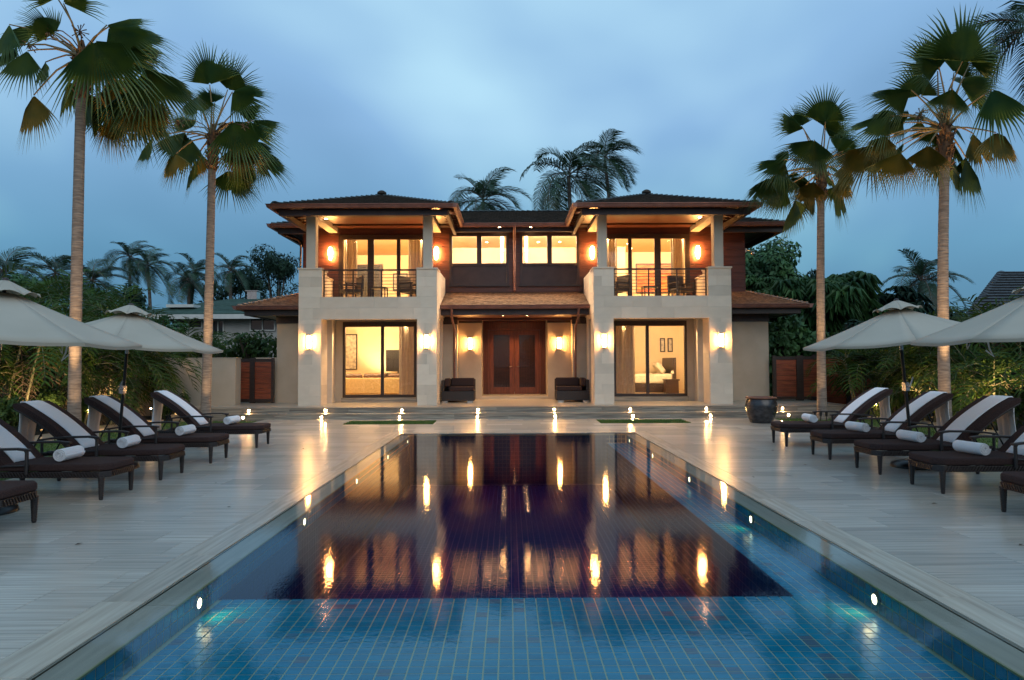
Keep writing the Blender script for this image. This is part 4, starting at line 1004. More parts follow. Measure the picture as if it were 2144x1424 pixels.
for sx in (-1, 1):
    s = 'left' if sx < 0 else 'right'
    for i, d in enumerate(SP[sx]):
        M = Matrix.Translation((sx * 4.80, d, 0)) @ Matrix.Rotation(math.pi if sx < 0 else 0, 4, 'Z') @ Matrix.Rotation(R.uniform(-.022, .022), 4, 'Z')
        lab = 'wicker sun lounger of the %s row, %s' % (s, desc[i])
        if first: lg.matrix_world = M; lg['label'] = lab
        else: dup(lg, M, lab, idx)
        where = 'the %s lounger of the %s row' % (('front', 'second', 'third', 'fourth', 'last')[i], s)
        if first: dt.matrix_world = M; dt['label'] = 'white towel draped over the back of ' + where
        else: dup(dt, M, 'white towel draped over the back of ' + where, idx)
        Mr = M @ Matrix.Translation((.68 + R.uniform(-.06, .06), R.uniform(-.04, .04), .411)) @ Matrix.Rotation(R.uniform(-.22, .22) , 4, 'Z') @ Matrix.Rotation(math.pi if sx < 0 else 0, 4, 'Z') @ Matrix.Translation((0, 0, .003))
        if i > 0:
            if i == 1 and sx < 0: rt.matrix_world = Mr; rt['label'] = 'white rolled towel on the seat of ' + where
            else: dup(rt, Mr, 'white rolled towel on the seat of ' + where, idx)
        first = False

# ------------------------------------------------------------------ umbrellas
def umbrella(x, y, lean, label, tie):
    t = thing('patio_umbrella', label, 'umbrella', (0, 0, 0), 'canvas umbrellas over the loungers')
    H, rr, rh = 2.42, 1.33, 1.86
    def oct_(r, z, sc=0): return [(r * math.cos(rad(22.5 + 45 * k)), r * math.sin(rad(22.5 + 45 * k)), z) for k in range(8)]
    def panels(r0, z0, r1, z1, sag, val, nr=8, scal=0):
        m = MB(); nt = 6
        for k in range(8):
            a0, a1 = rad(22.5 + 45 * k), rad(67.5 + 45 * k); vs = []
            for i in range(nr + 1):
                u = i / nr; r = r0 + (r1 - r0) * u; z = z0 + (z1 - z0) * u - sag * math.sin(math.pi * u) * .4
                for j in range(nt + 1):
                    v = j / nt; p = Vector((math.cos(a0), math.sin(a0), 0)).lerp(Vector((math.cos(a1), math.sin(a1), 0)), v) * r
                    dz = -sag * math.sin(math.pi * v) * u * .8 + (scal * math.sin(math.pi * v) if i == nr else 0)
                    vs.append((p.x, p.y, z + dz))
            m.add(vs, [(i*(nt+1)+j, i*(nt+1)+j+1, (i+1)*(nt+1)+j+1, (i+1)*(nt+1)+j) for i in range(nr) for j in range(nt)], 0, True)
            if val:
                a = vs[-(nt+1):]; b = [(p[0] * .995, p[1] * .995, p[2] - val) for p in a]
                m.add(list(a) + b, [(j, j+1, j+nt+2, j+nt+1) for j in range(nt)], 0, False)
        return m
    cp = panels(.10, H - .10, rr, rh, .035, .03).build('canopy', 'canvas', t); s = cp.modifiers.new('s', 'SOLIDIFY'); s.thickness = .003
    vt = panels(.02, H + .04, .33, H - .115, -.010, .0, 5, .035).build('vent_cap', 'canvas', t); s = vt.modifiers.new('s', 'SOLIDIFY'); s.thickness = .003
    MB().lathe([(.0, .07), (.03, .06), (.035, .03), (.02, .0)], (0, 0, H), 12).build('finial', 'dark_timber', t)
    MB().tube([(0, 0, .06), (0, 0, 1.72)], .022, 12).build('pole', 'dark_metal', t); MB().tube([(0, 0, 1.72), (0, 0, 1.86)], .026, 12).build('tilt_joint', 'steel', t); MB().tube([(0, 0, 1.86), (0, 0, H)], .020, 10).build('upper_pole', 'dark_metal', t)
    for k in range(8):
        a = rad(22.5 + 45 * k); c, s_ = math.cos(a), math.sin(a)
        MB().bar((.03 * c, .03 * s_, H - .10), (rr * .985 * c, rr * .985 * s_, rh - .018), .014, .024).build('rib', 'dark_metal', t)
        MB().bar((.03 * c, .03 * s_, 1.95), (rr * .56 * c, rr * .56 * s_, H - .10 - (H - .10 - rh) * .56 - .03), .010, .018).build('strut', 'dark_metal', t)
    m = MB().box(-.03, .03, -.06, .03, 1.12, 1.24).tube([(0, -.03, 1.18), (0, -.12, 1.18)], .008, 6).tube([(0, -.12, 1.18), (.05, -.13, 1.32)], .012, 6); m.build('crank', 'steel', t)
    MB().lathe([(.0, .0), (.30, .0), (.31, .02), (.29, .07), (.16, .10), (.045, .115), (.04, .28), (.03, .29)], (0, 0, 0), 28).build('base', 'dark_metal', t)
    MB().tube([(tie * .86, -.2, rh + .05), (tie * .84, -.2, rh - .12), (tie * .82, -.22, rh - .2), (tie * .88, -.2, rh - .13)], .009, 5).build('tie_strap', 'towel', t)
    t.matrix_world = Matrix.Translation((x, y, 0)) @ Matrix.Rotation(rad(lean), 4, 'Y')
    return t
ROOTLOC_KEEP = True
umbrella(-5.72, 7.1, 4.2, 'cream canvas umbrella cut off by the left edge of the picture', 1)
umbrella(-6.08, 10.1, 4.2, 'cream canvas umbrella in the left row, the one wholly in view', -1)
umbrella(5.75, 7.1, -4.2, 'cream canvas umbrella cut off by the right edge of the picture', -1)
umbrella(5.74, 9.85, -4.5, 'cream canvas umbrella in the right row, the one wholly in view', 1)
# ------------------------------------------------------------------ palms and planting
UP = Vector((0, 0, 1))
def trunk_mesh(base, top, r0, r1, bulge=1.25, n=14, seg=22, bend=.06, ring=.0035):
    m = MB(); b, t = Vector(base), Vector(top); L = (t - b).length; side = Vector((R.uniform(-1, 1), R.uniform(-1, 1), 0)); pts = []; rs = []
    N = seg * 2
    for i in range(N + 1):
        u = i / N; pts.append(b.lerp(t, u) + side * bend * math.sin(math.pi * u))
        r = r0 + (r1 - r0) * u; r *= 1 + (bulge - 1) * math.exp(-u * L / .35); r += ring * (i % 2) * (.4 + R.random() * .6); rs.append(r)
    return m.tube(pts, rs, n)
def fan_leaf(m, heart, hast, tip, seed, mi_leaf=0, mi_pet=1, width=1.0):
    r = random.Random(seed); heart, hast, tip = Vector(heart), Vector(hast), Vector(tip)
    mid = heart.lerp(hast, .5) + Vector((0, 0, .10 * (hast - heart).length)) + Vector((r.uniform(-.05, .05), r.uniform(-.05, .05), 0))
    m.tube([heart, heart.lerp(mid, .5) + Vector((0, 0, .02)), mid, hast.lerp(mid, .4) + Vector((0, 0, .01)), hast], [.034, .024, .018, .015, .012], 5, mi_pet, cap=False)
    X = (tip - hast); L = X.length; X.normalize()
    out = Vector((hast.x - heart.x, hast.y - heart.y, 0)); out = out.normalized() if out.length > .05 else Vector((0, -1, 0))
    prefer = (Vector((0, -1, 0)) * r.uniform(.6, 1.3) + UP * r.uniform(.2, .9) + out * .5)
    Z = prefer - X * prefer.dot(X)
    Z.normalize(); Y = Z.cross(X)
    n = 34; span = rad(r.uniform(54, 80)) * min(1.15, width); cup = r.uniform(.25, .85); droop = r.uniform(.0, .12)
    rings = (.03, .26, .47)
    def pt(a, rad_, up=0):
        p = X * math.cos(a) * rad_ + Y * math.sin(a) * rad_ * .86 * width + Z * (up - cup * abs(math.sin(a)) ** 1.4 * rad_ * .7)
        q = hast + p * L; q.z -= droop * L * rad_ ** 2.4; return q
    vs = []; K = 2 * n
    for rg in rings:
        for i in range(K + 1):
            a = -span + 2 * span * i / K; prof = .80 + .20 * math.cos(a); vs.append(pt(a, rg * prof, (.034 if i % 2 else -.02) * (rg / .5)))
    fs = []
    for q in range(len(rings) - 1):
        for i in range(K): fs.append((q*(K+1)+i, q*(K+1)+i+1, (q+1)*(K+1)+i+1, (q+1)*(K+1)+i))
    m.add(vs, fs, mi_leaf, False)
    base = 2 * (K + 1)
    gap = r.randrange(4, K // 2 - 4) * 2 if r.random() < .6 else -9
    for i in range(0, K, 2):
        if i in (gap, gap + 2): continue
        a = -span + 2 * span * (i + 1) / K; prof = .80 + .20 * math.cos(a); ln = r.uniform(.90, 1.06) * prof
        a2 = a + r.uniform(-.02, .02); p0, p1, p2 = vs[base + i], vs[base + i + 1], vs[base + i + 2]
        mid1 = pt(a2 - span / K * .7, (.47 * prof + ln) / 2); mid2 = pt(a2 + span / K * .7, (.47 * prof + ln) / 2); t = pt(a2, ln); t.z -= r.uniform(.0, .09) * L
        m.add([p0, p1, p2, mid1, mid2, t], [(0, 1, 3), (1, 2, 4), (1, 4, 3), (3, 4, 5)], mi_leaf)
def fan_palm(base, heart, k, leaves, label, r0=.118, r1=.088, extra=12):
    """leaves: crown plan as (hastula dx,dz, tip dx,dz, depth) in crown units of k metres, relative to the heart"""
    t = thing('fan_palm', label, 'palm tree', base, 'fan palms by the pool')
    h = Vector(heart)
    trunk_mesh(base, (h.x, h.y, h.z - .15), r0, r1, 1.32).build('trunk', 'palm_bark', t)
    m = MB()
    for i in range(70):
        a = R.uniform(0, 6.28); z = R.uniform(-.85, .12); rr = r1 * (1.05 + .35 * max(0, (z + .85)))
        p = h + Vector((rr * math.cos(a), rr * math.sin(a), z)); q = p + Vector((math.cos(a) * R.uniform(.03, .10), math.sin(a) * R.uniform(.03, .10), R.uniform(.05, .17)))
        m.bar(p, q, R.uniform(.03, .075), .018, up=(math.cos(a), math.sin(a), 0))
    m.tube([h + Vector((0, 0, z)) for z in (-.8, -.5, -.2, .15, .4)], [r1 * 1.1, r1 * 1.3, r1 * 1.5, r1 * 1.1, .03], 10); m.build('leaf_bases', 'boot_fibre', t)
    for i, lf in enumerate(leaves):
        hx, hz, tx, tz, dy = lf[:5]; old = lf[5] if len(lf) > 5 else 0
        m = MB(); fan_leaf(m, h + Vector((R.uniform(-.05, .05), R.uniform(-.05, .05), .05)), h + Vector((hx * k, dy, -hz * k)), h + Vector((tx * k, dy * 1.35, -tz * k)), i * 7 + int(abs(base[0]) * 100), width=lf[6] if len(lf) > 6 else 1)
        m.build('leaf', ['fan_leaf_old_uplit' if old else 'fan_leaf', 'petiole'], t)
    for i in range(extra):       # leaves on the far side of the crown
        a = R.uniform(rad(25), rad(155)); e = R.uniform(-.7, .9); d = R.uniform(.8, 1.2)
        hx = Vector((math.cos(a) * math.cos(e), math.sin(a) * math.cos(e), math.sin(e))) * d; m = MB()
        tp = hx * 1.9 + Vector((.1, 0, -.5)); fan_leaf(m, h, h + hx, h + tp, 900 + i + int(abs(base[0]) * 10)); m.build('leaf', ['fan_leaf', 'petiole'], t)
    # seed stalks
    for i in range(3):
        a = R.uniform(3.4, 6.0); m = MB(); d = Vector((math.cos(a), math.sin(a) * .7, 0)); p = [h + d * u * 1.0 + UP * (.15 + .8 * u - .7 * u * u) for u in (0, .3, .6, .85, 1)]
        m.tube(p, .012, 5)
        for q in range(26): c = p[-1] + Vector((R.gauss(0, .07), R.gauss(0, .07), R.gauss(-.05, .07))); m.tube([p[-1], c], [.004, .012], 4)
        m.build('seed_stalk', 'boot_fibre', t)
    return t
def wp(x, y, D):   # photo measurements turned into a place at distance D; used to list where trees stand
    u, v = (x - 1072) / 1400, (712 - y) / 1400; c = math.cos(.0343) - v * math.sin(.0343)
    return (-0.19 + (u / c) * D + .0043 * D, D, 1.55 + D * (v * math.cos(.0343) + math.sin(.0343)) / c)
S1 = .2985 / 1400
P1 = [(-20, -310, 190, -560, -.5), (-40, -330, -230, -560, -.6), (-20, -70, -230, -230, -.7), (-330, -260, -680, -200, .1), (-440, -200, -560, 120, -.3), (-450, -70, -600, 160, -.2), (-380, -60, -520, 120, .5),
      (-260, 20, -470, 260, -.5), (-285, 285, -360, 650, -.2, 1), (230, -200, 700, 10, -.2), (120, -210, 560, -60, .5), (190, -50, 560, 460, -.5), (440, 50, 800, 460, .1), (310, 240, 590, 560, .3, 1),
      (110, 130, 100, 390, .6, 1), (60, 330, 90, 640, .7, 1, .8), (90, -320, 420, -420, .4)]
P2 = [(0, -370, -60, -740, -.2), (80, -380, 190, -680, .2), (-60, -330, -190, -520, .6), (160, -320, 470, -210, -.2), (110, -260, 340, -330, .5), (-20, -230, -10, 0, -.7, 0, 1.05), (190, -90, 460, 270, -.4), (200, 40, 330, 330, -.1, 1),
      (-230, 120, -310, 370, -.2, 1), (-200, -40, -420, 260, .3), (-450, -40, -610, 180, .2, 0, .6), (100, 30, 110, 210, .7, 1), (-250, -90, -560, 0, .4), (-170, 40, -200, 240, .6, 1), (-200, -140, -420, -260, .5, 0, .8), (160, -30, 420, 60, .6)]
P3 = [(-10, -300, 30, -580, -.4, 0, 1.15), (-130, -270, -330, -400, -.2), (50, -320, 190, -520, .2), (-90, -330, -160, -520, .3), (-270, -60, -490, 90, -.3), (-330, 30, -480, 240, .1), (-140, -140, -270, 130, -.9), (-60, 70, -130, 280, -.1, 1),
      (-70, -80, -240, 40, -.6), (130, -160, 330, -300, .2), (130, -20, 170, 160, -.2, 1), (260, -150, 80, -60, .4), (150, 30, 260, 210, .2, 1), (90, -100, 300, -40, -.5), (-210, -30, -290, 190, .5), (120, -270, 330, -440, .5), (20, 60, 40, 230, .6, 1)]
P4 = [(20, -400, 40, -800, -.5, 0, 1.2), (-60, -390, -210, -700, -.1), (-90, -390, -330, -430, -.3), (110, -420, 300, -720, .2), (220, -490, 500, -620, .2), (130, -330, 430, -400, .1), (300, -310, 520, -150, .4), (160, -190, 430, 60, -.7), (-200, -290, -530, -210, .1),
      (-330, -130, -650, 10, .2), (-130, -170, -240, 60, -.9), (-380, 20, -480, 200, .1, 1), (-350, 170, -510, 440, -.3, 1), (-190, 130, -260, 430, -.4, 1), (220, 60, 330, 330, -.5, 1, 1.15), (60, 50, 40, 270, .3, 1), (-440, 60, -620, 400, .3, 1), (-240, 30, -560, 200, .5, 0, .9), (290, -40, 520, 200, .5, 1), (-60, -300, -60, -620, .5)]
h1 = wp(176, 122, 13.5); h2 = wp(448, 290, 17.1); h3 = wp(1722, 362, 18.2); h4 = wp(1984, 278, 14.2)
b1 = (-8.93, 13.5, -.03); b2 = (-7.93, 17.1, -.03); b3 = (8.22, 18.0, -.03); b4 = (9.06, 14.2, -.03)
fan_palm(b1, h1, 13.5 * S1, P1, 'tall fan palm at the far left, its top cut by the frame')
fan_palm(b2, h2, 17.1 * S1, P2, 'fan palm between the left loungers and the garden wall')
fan_palm(b3, h3, 18.2 * .323 / 1400, P3, 'fan palm standing beside the dark glazed jar')
fan_palm(b4, h4, 14.2 * .323 / 1400, P4, 'tall fan palm behind the right umbrella', r0=.12)

def frond(m, base, az, el, L, droop, n=24, ll=.5, lw=.035, wind=(0, 0, 0), mi=0, mr=1, thick=.02, twist=0, vee=.35):
    p = Vector(base); d = Vector((math.cos(az) * math.cos(el), math.sin(az) * math.cos(el), math.sin(el))); wv = Vector(wind); pts = [p.copy()]; st = L / n
    for i in range(n):
        u = i / n; d = (d + Vector((0, 0, -droop / n * (1 + 1.5 * u))) + wv / n * (u + .2)).normalized(); p = p + d * st; pts.append(p.copy())
    m.tube(pts[::3] + ([pts[-1]] if n % 3 else []), [thick * (1 - .85 * i / (len(pts[::3]))) for i in range(len(pts[::3]) + (1 if n % 3 else 0))], 4, mr, cap=False)
    for i in range(max(2, n // 7), n + 1):
        u = i / n; d = (pts[min(i + 1, n)] - pts[i - 1]).normalized(); side = d.cross(UP)
        if side.length < .05: side = Vector((1, 0, 0))
        side.normalize(); nn = side.cross(d)
        l = ll * 1.15 * (.35 + .65 * math.sin(math.pi * min(1, .18 + u * .82)) ** .7) * R.uniform(.85, 1.1)
        for s_ in (-1, 1):
            q = (side * s_ * .85 + d * (.45 + .5 * u) + nn * vee * R.uniform(.4, 1.2) + wv * .35).normalized()
            a = pts[i] + d * R.uniform(-.3, .3) * st; b = a + q * l * .5; dr = Vector((0, 0, -l * R.uniform(.10, .35))); c = a + q * l + dr + wv * l * .15
            w = d * lw * .5; m.add([a - w * .6, a + w * .6, b + w, b - w, c], [(0, 1, 2, 3), (3, 2, 4)], mi)
def coconut(base, heart, L, n, label, wind=(.5, 0, 0), r=.16, parts=False, leafn=38, group='coconut palms beyond the garden', seed=0, lw=.09, el0=-.75, el1=1.3):
    t = thing('coconut_palm', label, 'palm tree', base, group); h = Vector(heart)
    trunk_mesh(base, h, r * 1.15, r * .75, 1.3, 8, 8, .25, 0).build('trunk', 'coco_bark', t); rr = random.Random(seed); allm = MB()
    for i in range(n):
        az = 2 * math.pi * (i * .382 + rr.uniform(-.06, .06)); el = el0 + (el1 - el0) * ((i + .5) / n) ** .85 ; m = MB() if parts else allm
        frond(m, h + Vector((0, 0, rr.uniform(0, .3))), az, el, L * rr.uniform(.85, 1.1) * (1 if el < .9 else .85), rr.uniform(.9, 1.6), leafn, L * .30, lw * L / 4, wind, thick=.04, vee=.15)
        if parts: m.build('frond', ['coco_leaf', 'coco_bark'], t)
    if not parts: allm.build('fronds', ['coco_leaf', 'coco_bark'], t)
    return t
def cp(x, y, D, L, n, label, **k):
    h = wp(x, y, D); return coconut((h[0] - k.pop('leanx', 0), D, 0), h, L, n, label, **k)
cp(1012, 425, 42, 3.2, 20, 'coconut palm rising just behind the middle roof', parts=True, wind=(.75, 0, .05), seed=3, leanx=-.4)
cp(1192, 372, 44, 3.9, 19, 'larger coconut palm behind the roof, its fronds blown right', parts=True, wind=(.7, 0, .05), seed=5)
cp(1268, 335, 50, 3.5, 17, 'coconut palm half hidden behind the larger one above the roof', parts=True, wind=(.9, 0, 0), seed=8, leanx=-1)
WL = (1.0, 0, .1)
cp(274, 540, 62, 3.0, 15, 'thin coconut palm, left of the pair against the left sky', wind=WL, seed=11)
cp(312, 556, 58, 2.8, 15, 'thin coconut palm, right of the pair against the left sky', wind=WL, seed=12, leanx=-.6)
cp(118, 572, 40, 2.6, 15, 'coconut palm just left of the tall trunk', wind=WL, seed=13)
cp(196, 590, 38, 2.3, 15, 'coconut palm just right of the tall trunk', wind=WL, seed=14)
cp(10, 575, 36, 2.8, 15, 'coconut palm at the left picture edge', wind=WL, seed=15)
cp(398, 590, 52, 2.6, 14, 'coconut palm above the neighbouring roof ridge, left stem', wind=WL, seed=16, leanx=-.3)
cp(410, 572, 54, 2.4, 14, 'coconut palm above the neighbouring roof ridge, right stem', wind=WL, seed=17, leanx=.5)
cp(484, 568, 50, 2.2, 14, 'coconut palm between the second fan palm and the dark trees', wind=WL, seed=18)
cp(1932, 598, 30, 2.1, 18, 'coconut palm between the two right fan palms', wind=(.25, 0, .1), seed=19, parts=True)
cp(2178, 60, 17, 2.2, 14, 'palm whose fronds reach in at the upper right corner', wind=(0, 0, 0), seed=21)

def areca(x, y, z, H, label, n=7, fr=6, L=1.7, seed=0, spread=.5, dead=0, wind=(.15, 0, 0), lw=.06, grp='feathery palms of the side gardens'):
    t = thing('areca_palm', label, 'palm', (x, y, z), grp); rr = random.Random(seed); st = MB(); lf = MB(); dd = MB()
    for i in range(n):
        a = rr.uniform(0, 6.28); r_ = rr.uniform(.05, spread); b = Vector((x + r_ * math.cos(a), y + r_ * math.sin(a), z)); hh = H * rr.uniform(.45, 1); tp = b + Vector((math.cos(a) * hh * .13, math.sin(a) * hh * .13, hh * .72))
        st.tube([b, b.lerp(tp, .5) + Vector((0, 0, .05)), tp], [.035, .03, .028], 6)
        for k in range(fr):
            az = rr.uniform(0, 6.28); frond(lf, tp, az, rr.uniform(.35, 1.35), L * rr.uniform(.7, 1.1), rr.uniform(1.2, 2.2), 13, L * .27, lw, wind, 0, 1, .014)
        for k in range(dead): frond(dd, tp - Vector((0, 0, .1)), rr.uniform(0, 6.28), rr.uniform(-.6, .1), L * .8, 2.4, 10, L * .16, .03, wind, 0, 0, .012)
    st.build('stems', 'areca_stem', t); lf.build('fronds', ['areca_leaf', 'areca_stem'], t)
    if dead: dd.build('dead_fronds', 'dead_leaf', t)
    return t
AL = [(-12.4, 13.2, 3.6, 'at the left frame edge nearest the pool', 2), (-11.7, 15.0, 3.2, 'just left of the tall left fan palm', 2), (-11.0, 16.6, 3.0, 'behind the tall left fan palm', 1), (-13.4, 16.5, 4.4, 'tallest at the left edge behind the umbrella', 1),
      (-10.9, 18.6, 2.7, 'leaning over the left end of the garden wall', 3), (-12.3, 19.3, 3.5, 'behind the left umbrella pole', 1), (-14.6, 19.0, 4.3, 'at the back of the left garden', 0), (-10.6, 17.6, 2.1, 'low and uplit near the garden wall', 2), (-16, 21.5, 5.2, 'deep in the left garden corner', 0), (-13.6, 22.6, 4.4, 'behind the left garden wall', 0),
      (-11.6, 23.0, 3.0, 'above the left garden wall top', 0), (-15.8, 24.5, 5.4, 'highest of the left garden back row', 0)]
for i, (x, y, H, w, dd) in enumerate(AL): areca(x, y, -.02, H, 'feathery palm clump ' + w, seed=100 + i, dead=dd, n=8, fr=7, L=1.7 if H < 4 else 2.2)
AR = [(10.6, 17.5, 2.2, 'small and uplit left of the right umbrella pole', 1), (11.4, 18.3, 3.0, 'behind the right umbrella pole', 2), (11.0, 15.6, 2.3, 'uplit beside the tall right fan palm', 2), (12.3, 16.6, 3.4, 'right of the tall right fan palm', 3), (12.9, 14.6, 3.0, 'at the right frame edge nearest the pool', 3),
      (13.6, 18.0, 3.9, 'at the back under the dark tiled roof', 2), (11.9, 20.6, 3.6, 'rising over the dark plank fence', 1), (10.3, 19.6, 2.4, 'left most of the right garden', 0), (14.6, 16.0, 3.8, 'partly beyond the right frame edge', 1)]
for i, (x, y, H, w, dd) in enumerate(AR): areca(x, y, -.02, H, 'feathery palm clump ' + w, seed=200 + i, dead=dd, n=8, fr=7, L=1.7)

def leafcloud(m, blobs, n, size, mi=0, shell=.55, kind='leaf', rr=R, flat=.5):
    vol = [b[3] * b[4] * b[5] for b in blobs]; tot = sum(vol)
    for b, v in zip(blobs, vol):
        for i in range(int(n * v / tot) + 1):
            while True:
                d = Vector((rr.gauss(0, 1), rr.gauss(0, 1), rr.gauss(0, 1)))
                if d.length > .01: break
            d.normalize(); r_ = (shell + (1 - shell) * rr.random()) * (1 + .10 * math.sin(d.x * 7 + b[0]) * math.sin(d.z * 6 + d.y * 5))
            c = Vector((b[0] + d.x * b[3] * r_, b[1] + d.y * b[4] * r_, b[2] + d.z * b[5] * r_))
            nrm = (d + Vector((rr.gauss(0, .5), rr.gauss(0, .5), rr.gauss(.5, .5)))).normalized()
            if kind == 'leaf':
                t = nrm.cross(Vector((rr.gauss(0, 1), rr.gauss(0, 1), rr.gauss(0, .4)))).normalized(); s2 = nrm.cross(t); L = size * rr.uniform(.6, 1.3)
                m.add([c - t * L * .5, c + s2 * L * flat * .5 - nrm * L * .06, c + t * L * .5, c - s2 * L * flat * .5 - nrm * L * .06], [(0, 1, 2), (0, 2, 3)], mi)
            else:     # drooping rosette of leaflets on a short stalk
                L = size * rr.uniform(.75, 1.2); k = 9; u = (UP * .9 + d * .6).normalized(); t = u.orthogonal().normalized(); s2 = u.cross(t); a0 = rr.uniform(0, 6)
                for q in range(k):
                    a = a0 + q * 2 * math.pi / k; o = t * math.cos(a) + s2 * math.sin(a); sd = u.cross(o)
                    p1 = c + o * L * .45 + u * L * .05; p2 = c + o * L * .95 - UP * L * .42
                    m.add([c, p1 + sd * L * .13, p2, p1 - sd * L * .13], [(0, 1, 2), (0, 2, 3)], mi)
def tree(x, y, H, blobs, n, size, label, mat='tree_leaf', kind='leaf', r=.2, name='broadleaf_tree', cat='tree', group=None, flat=.5, limbs=True, skirt=0):
    if skirt:
        rr = random.Random(int(x * 7)); rx = max(abs(b[0] - x) + b[3] for b in blobs); zc = min(b[2] for b in blobs); z = skirt
        while z < zc: blobs = blobs + [(x + rx * .8 * q + rr.uniform(-.2, .2), y + rr.uniform(-.5, .5), z, .75, .7, .6) for q in (-1, -.5, 0, .5, 1)]; z += .8
    t = thing(name, label, cat, (x, y, 0), group); m = MB(); m.tube([(x, y, -.1), (x + .1, y, H * .3), (x, y, H * .6)], [r * 1.4, r, r * .7], 9)
    if limbs:
        for b in blobs[:7]: m.tube([(x, y, H * .35), ((x + b[0]) / 2 + .1, (y + b[1]) / 2, (H * .45 + b[2]) / 2), (b[0], b[1], b[2])], [r * .6, r * .4, r * .15], 6)
    m.build('trunk', 'bark', t); m = MB(); leafcloud(m, blobs, n, size, 0, .5, kind, random.Random(int(x * 10)), flat); m.build('crown', mat, t)
    return t
def blobs_for(cx, cy, cz, rx, ry, rz, n, s, seed):
    rr = random.Random(seed); out = []
    for i in range(n):
        a = rr.uniform(0, 6.28); e = rr.uniform(-.6, 1.2); d = rr.uniform(.35, .8); q = s * rr.uniform(.7, 1.25)
        out.append((cx + math.cos(a) * math.cos(e) * rx * d, cy + math.sin(a) * math.cos(e) * ry * d, cz + math.sin(e) * rz * d, q, q, q * .8))
    return out
# right side trees beyond the villa
def T(x, y, D, rxp, rzp, n, size, label, nb=12, seed=1, **k):
    c = wp(x, y, D); rx = rxp / 1400 * D; rz = rzp / 1400 * D
    return tree(c[0], D, c[2], blobs_for(c[0], D, c[2], rx, rx * .8, rz, nb, min(rx, rz) * .5, seed), n, size, label, **k)
T(1600, 590, 34, 85, 95, 9000, .30, 'rounded leafy tree right behind the villa corner', seed=41, nb=16)
T(1585, 625, 29, 60, 55, 2600, .34, 'pale green tree below the rounded one at the villa corner', seed=42, skirt=.5, kind='rosette', nb=10)
T(1665, 640, 27, 75, 60, 520, .62, 'broad umbrella leaved tree over the right low roof', seed=43, kind='rosette', nb=10)
T(1770, 625, 26, 85, 75, 800, .62, 'larger umbrella leaved tree right of the inner fan palm', seed=44, kind='rosette', nb=12)
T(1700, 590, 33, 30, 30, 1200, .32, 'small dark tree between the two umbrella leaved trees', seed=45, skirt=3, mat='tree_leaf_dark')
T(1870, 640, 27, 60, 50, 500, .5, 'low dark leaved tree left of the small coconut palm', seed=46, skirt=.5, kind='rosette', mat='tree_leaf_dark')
T(1660, 710, 24.5, 75, 55, 5200, .26, 'bushy tree above the right plank gates', seed=47, skirt=.5, nb=12)
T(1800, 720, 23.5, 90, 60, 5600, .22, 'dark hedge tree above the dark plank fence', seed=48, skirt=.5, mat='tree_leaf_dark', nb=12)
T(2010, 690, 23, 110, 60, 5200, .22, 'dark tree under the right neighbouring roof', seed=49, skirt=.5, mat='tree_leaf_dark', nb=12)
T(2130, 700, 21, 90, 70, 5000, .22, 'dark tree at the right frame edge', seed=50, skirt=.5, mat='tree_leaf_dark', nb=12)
# left side trees
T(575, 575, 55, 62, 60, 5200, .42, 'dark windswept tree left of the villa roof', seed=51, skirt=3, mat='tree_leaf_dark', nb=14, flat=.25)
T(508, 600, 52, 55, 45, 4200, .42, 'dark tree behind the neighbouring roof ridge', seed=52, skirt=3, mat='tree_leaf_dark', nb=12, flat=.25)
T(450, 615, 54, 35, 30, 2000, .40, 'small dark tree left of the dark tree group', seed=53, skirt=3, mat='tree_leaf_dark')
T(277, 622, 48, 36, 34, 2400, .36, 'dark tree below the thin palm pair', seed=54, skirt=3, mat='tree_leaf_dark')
T(180, 640, 36, 110, 50, 5200, .30, 'green tree mass behind the left garden', seed=55, skirt=.5, nb=14)
T(40, 610, 30, 80, 55, 4800, .28, 'leafy tree at the left edge behind the umbrellas', seed=56, skirt=.5, nb=12)
T(70, 710, 24, 110, 60, 5400, .24, 'dark tree filling the left garden under the umbrella', seed=57, skirt=.5, mat='tree_leaf_dark', nb=12)
T(330, 690, 27, 100, 40, 4200, .24, 'green hedge tree under the neighbouring house', seed=58, skirt=.5, nb=12)
T(520, 718, 25, 75, 34, 4200, .20, 'bright green bush over the left plank gate', seed=59, skirt=.5, nb=12, mat='shrub_leaf')
T(440, 726, 24, 45, 30, 2600, .18, 'green bush above the plaster garden wall', seed=60, skirt=.5, nb=9, mat='shrub_leaf')
# trees on the shore side, behind the viewer: they show only as reflections
for i, (x, y, H) in enumerate(((-14, -16, 5.0), (-6, -20, 4.2), (3, -19, 4.6), (9, -21, 5.2), (17, -17, 5.5))):
    tree(x, y, H, blobs_for(x, y, H * .6, 3.4, 2, H * .42, 10, 1.5, 300 + i), 2600, .35, ('leafy shore tree farthest left behind the viewer, seen only in reflections', 'small leafy shore tree left of centre behind the viewer', 'leafy shore tree right of centre behind the viewer', 'taller leafy shore tree to the right behind the viewer', 'leafy shore tree farthest right behind the viewer')[i], mat='tree_leaf_dark', skirt=.5)
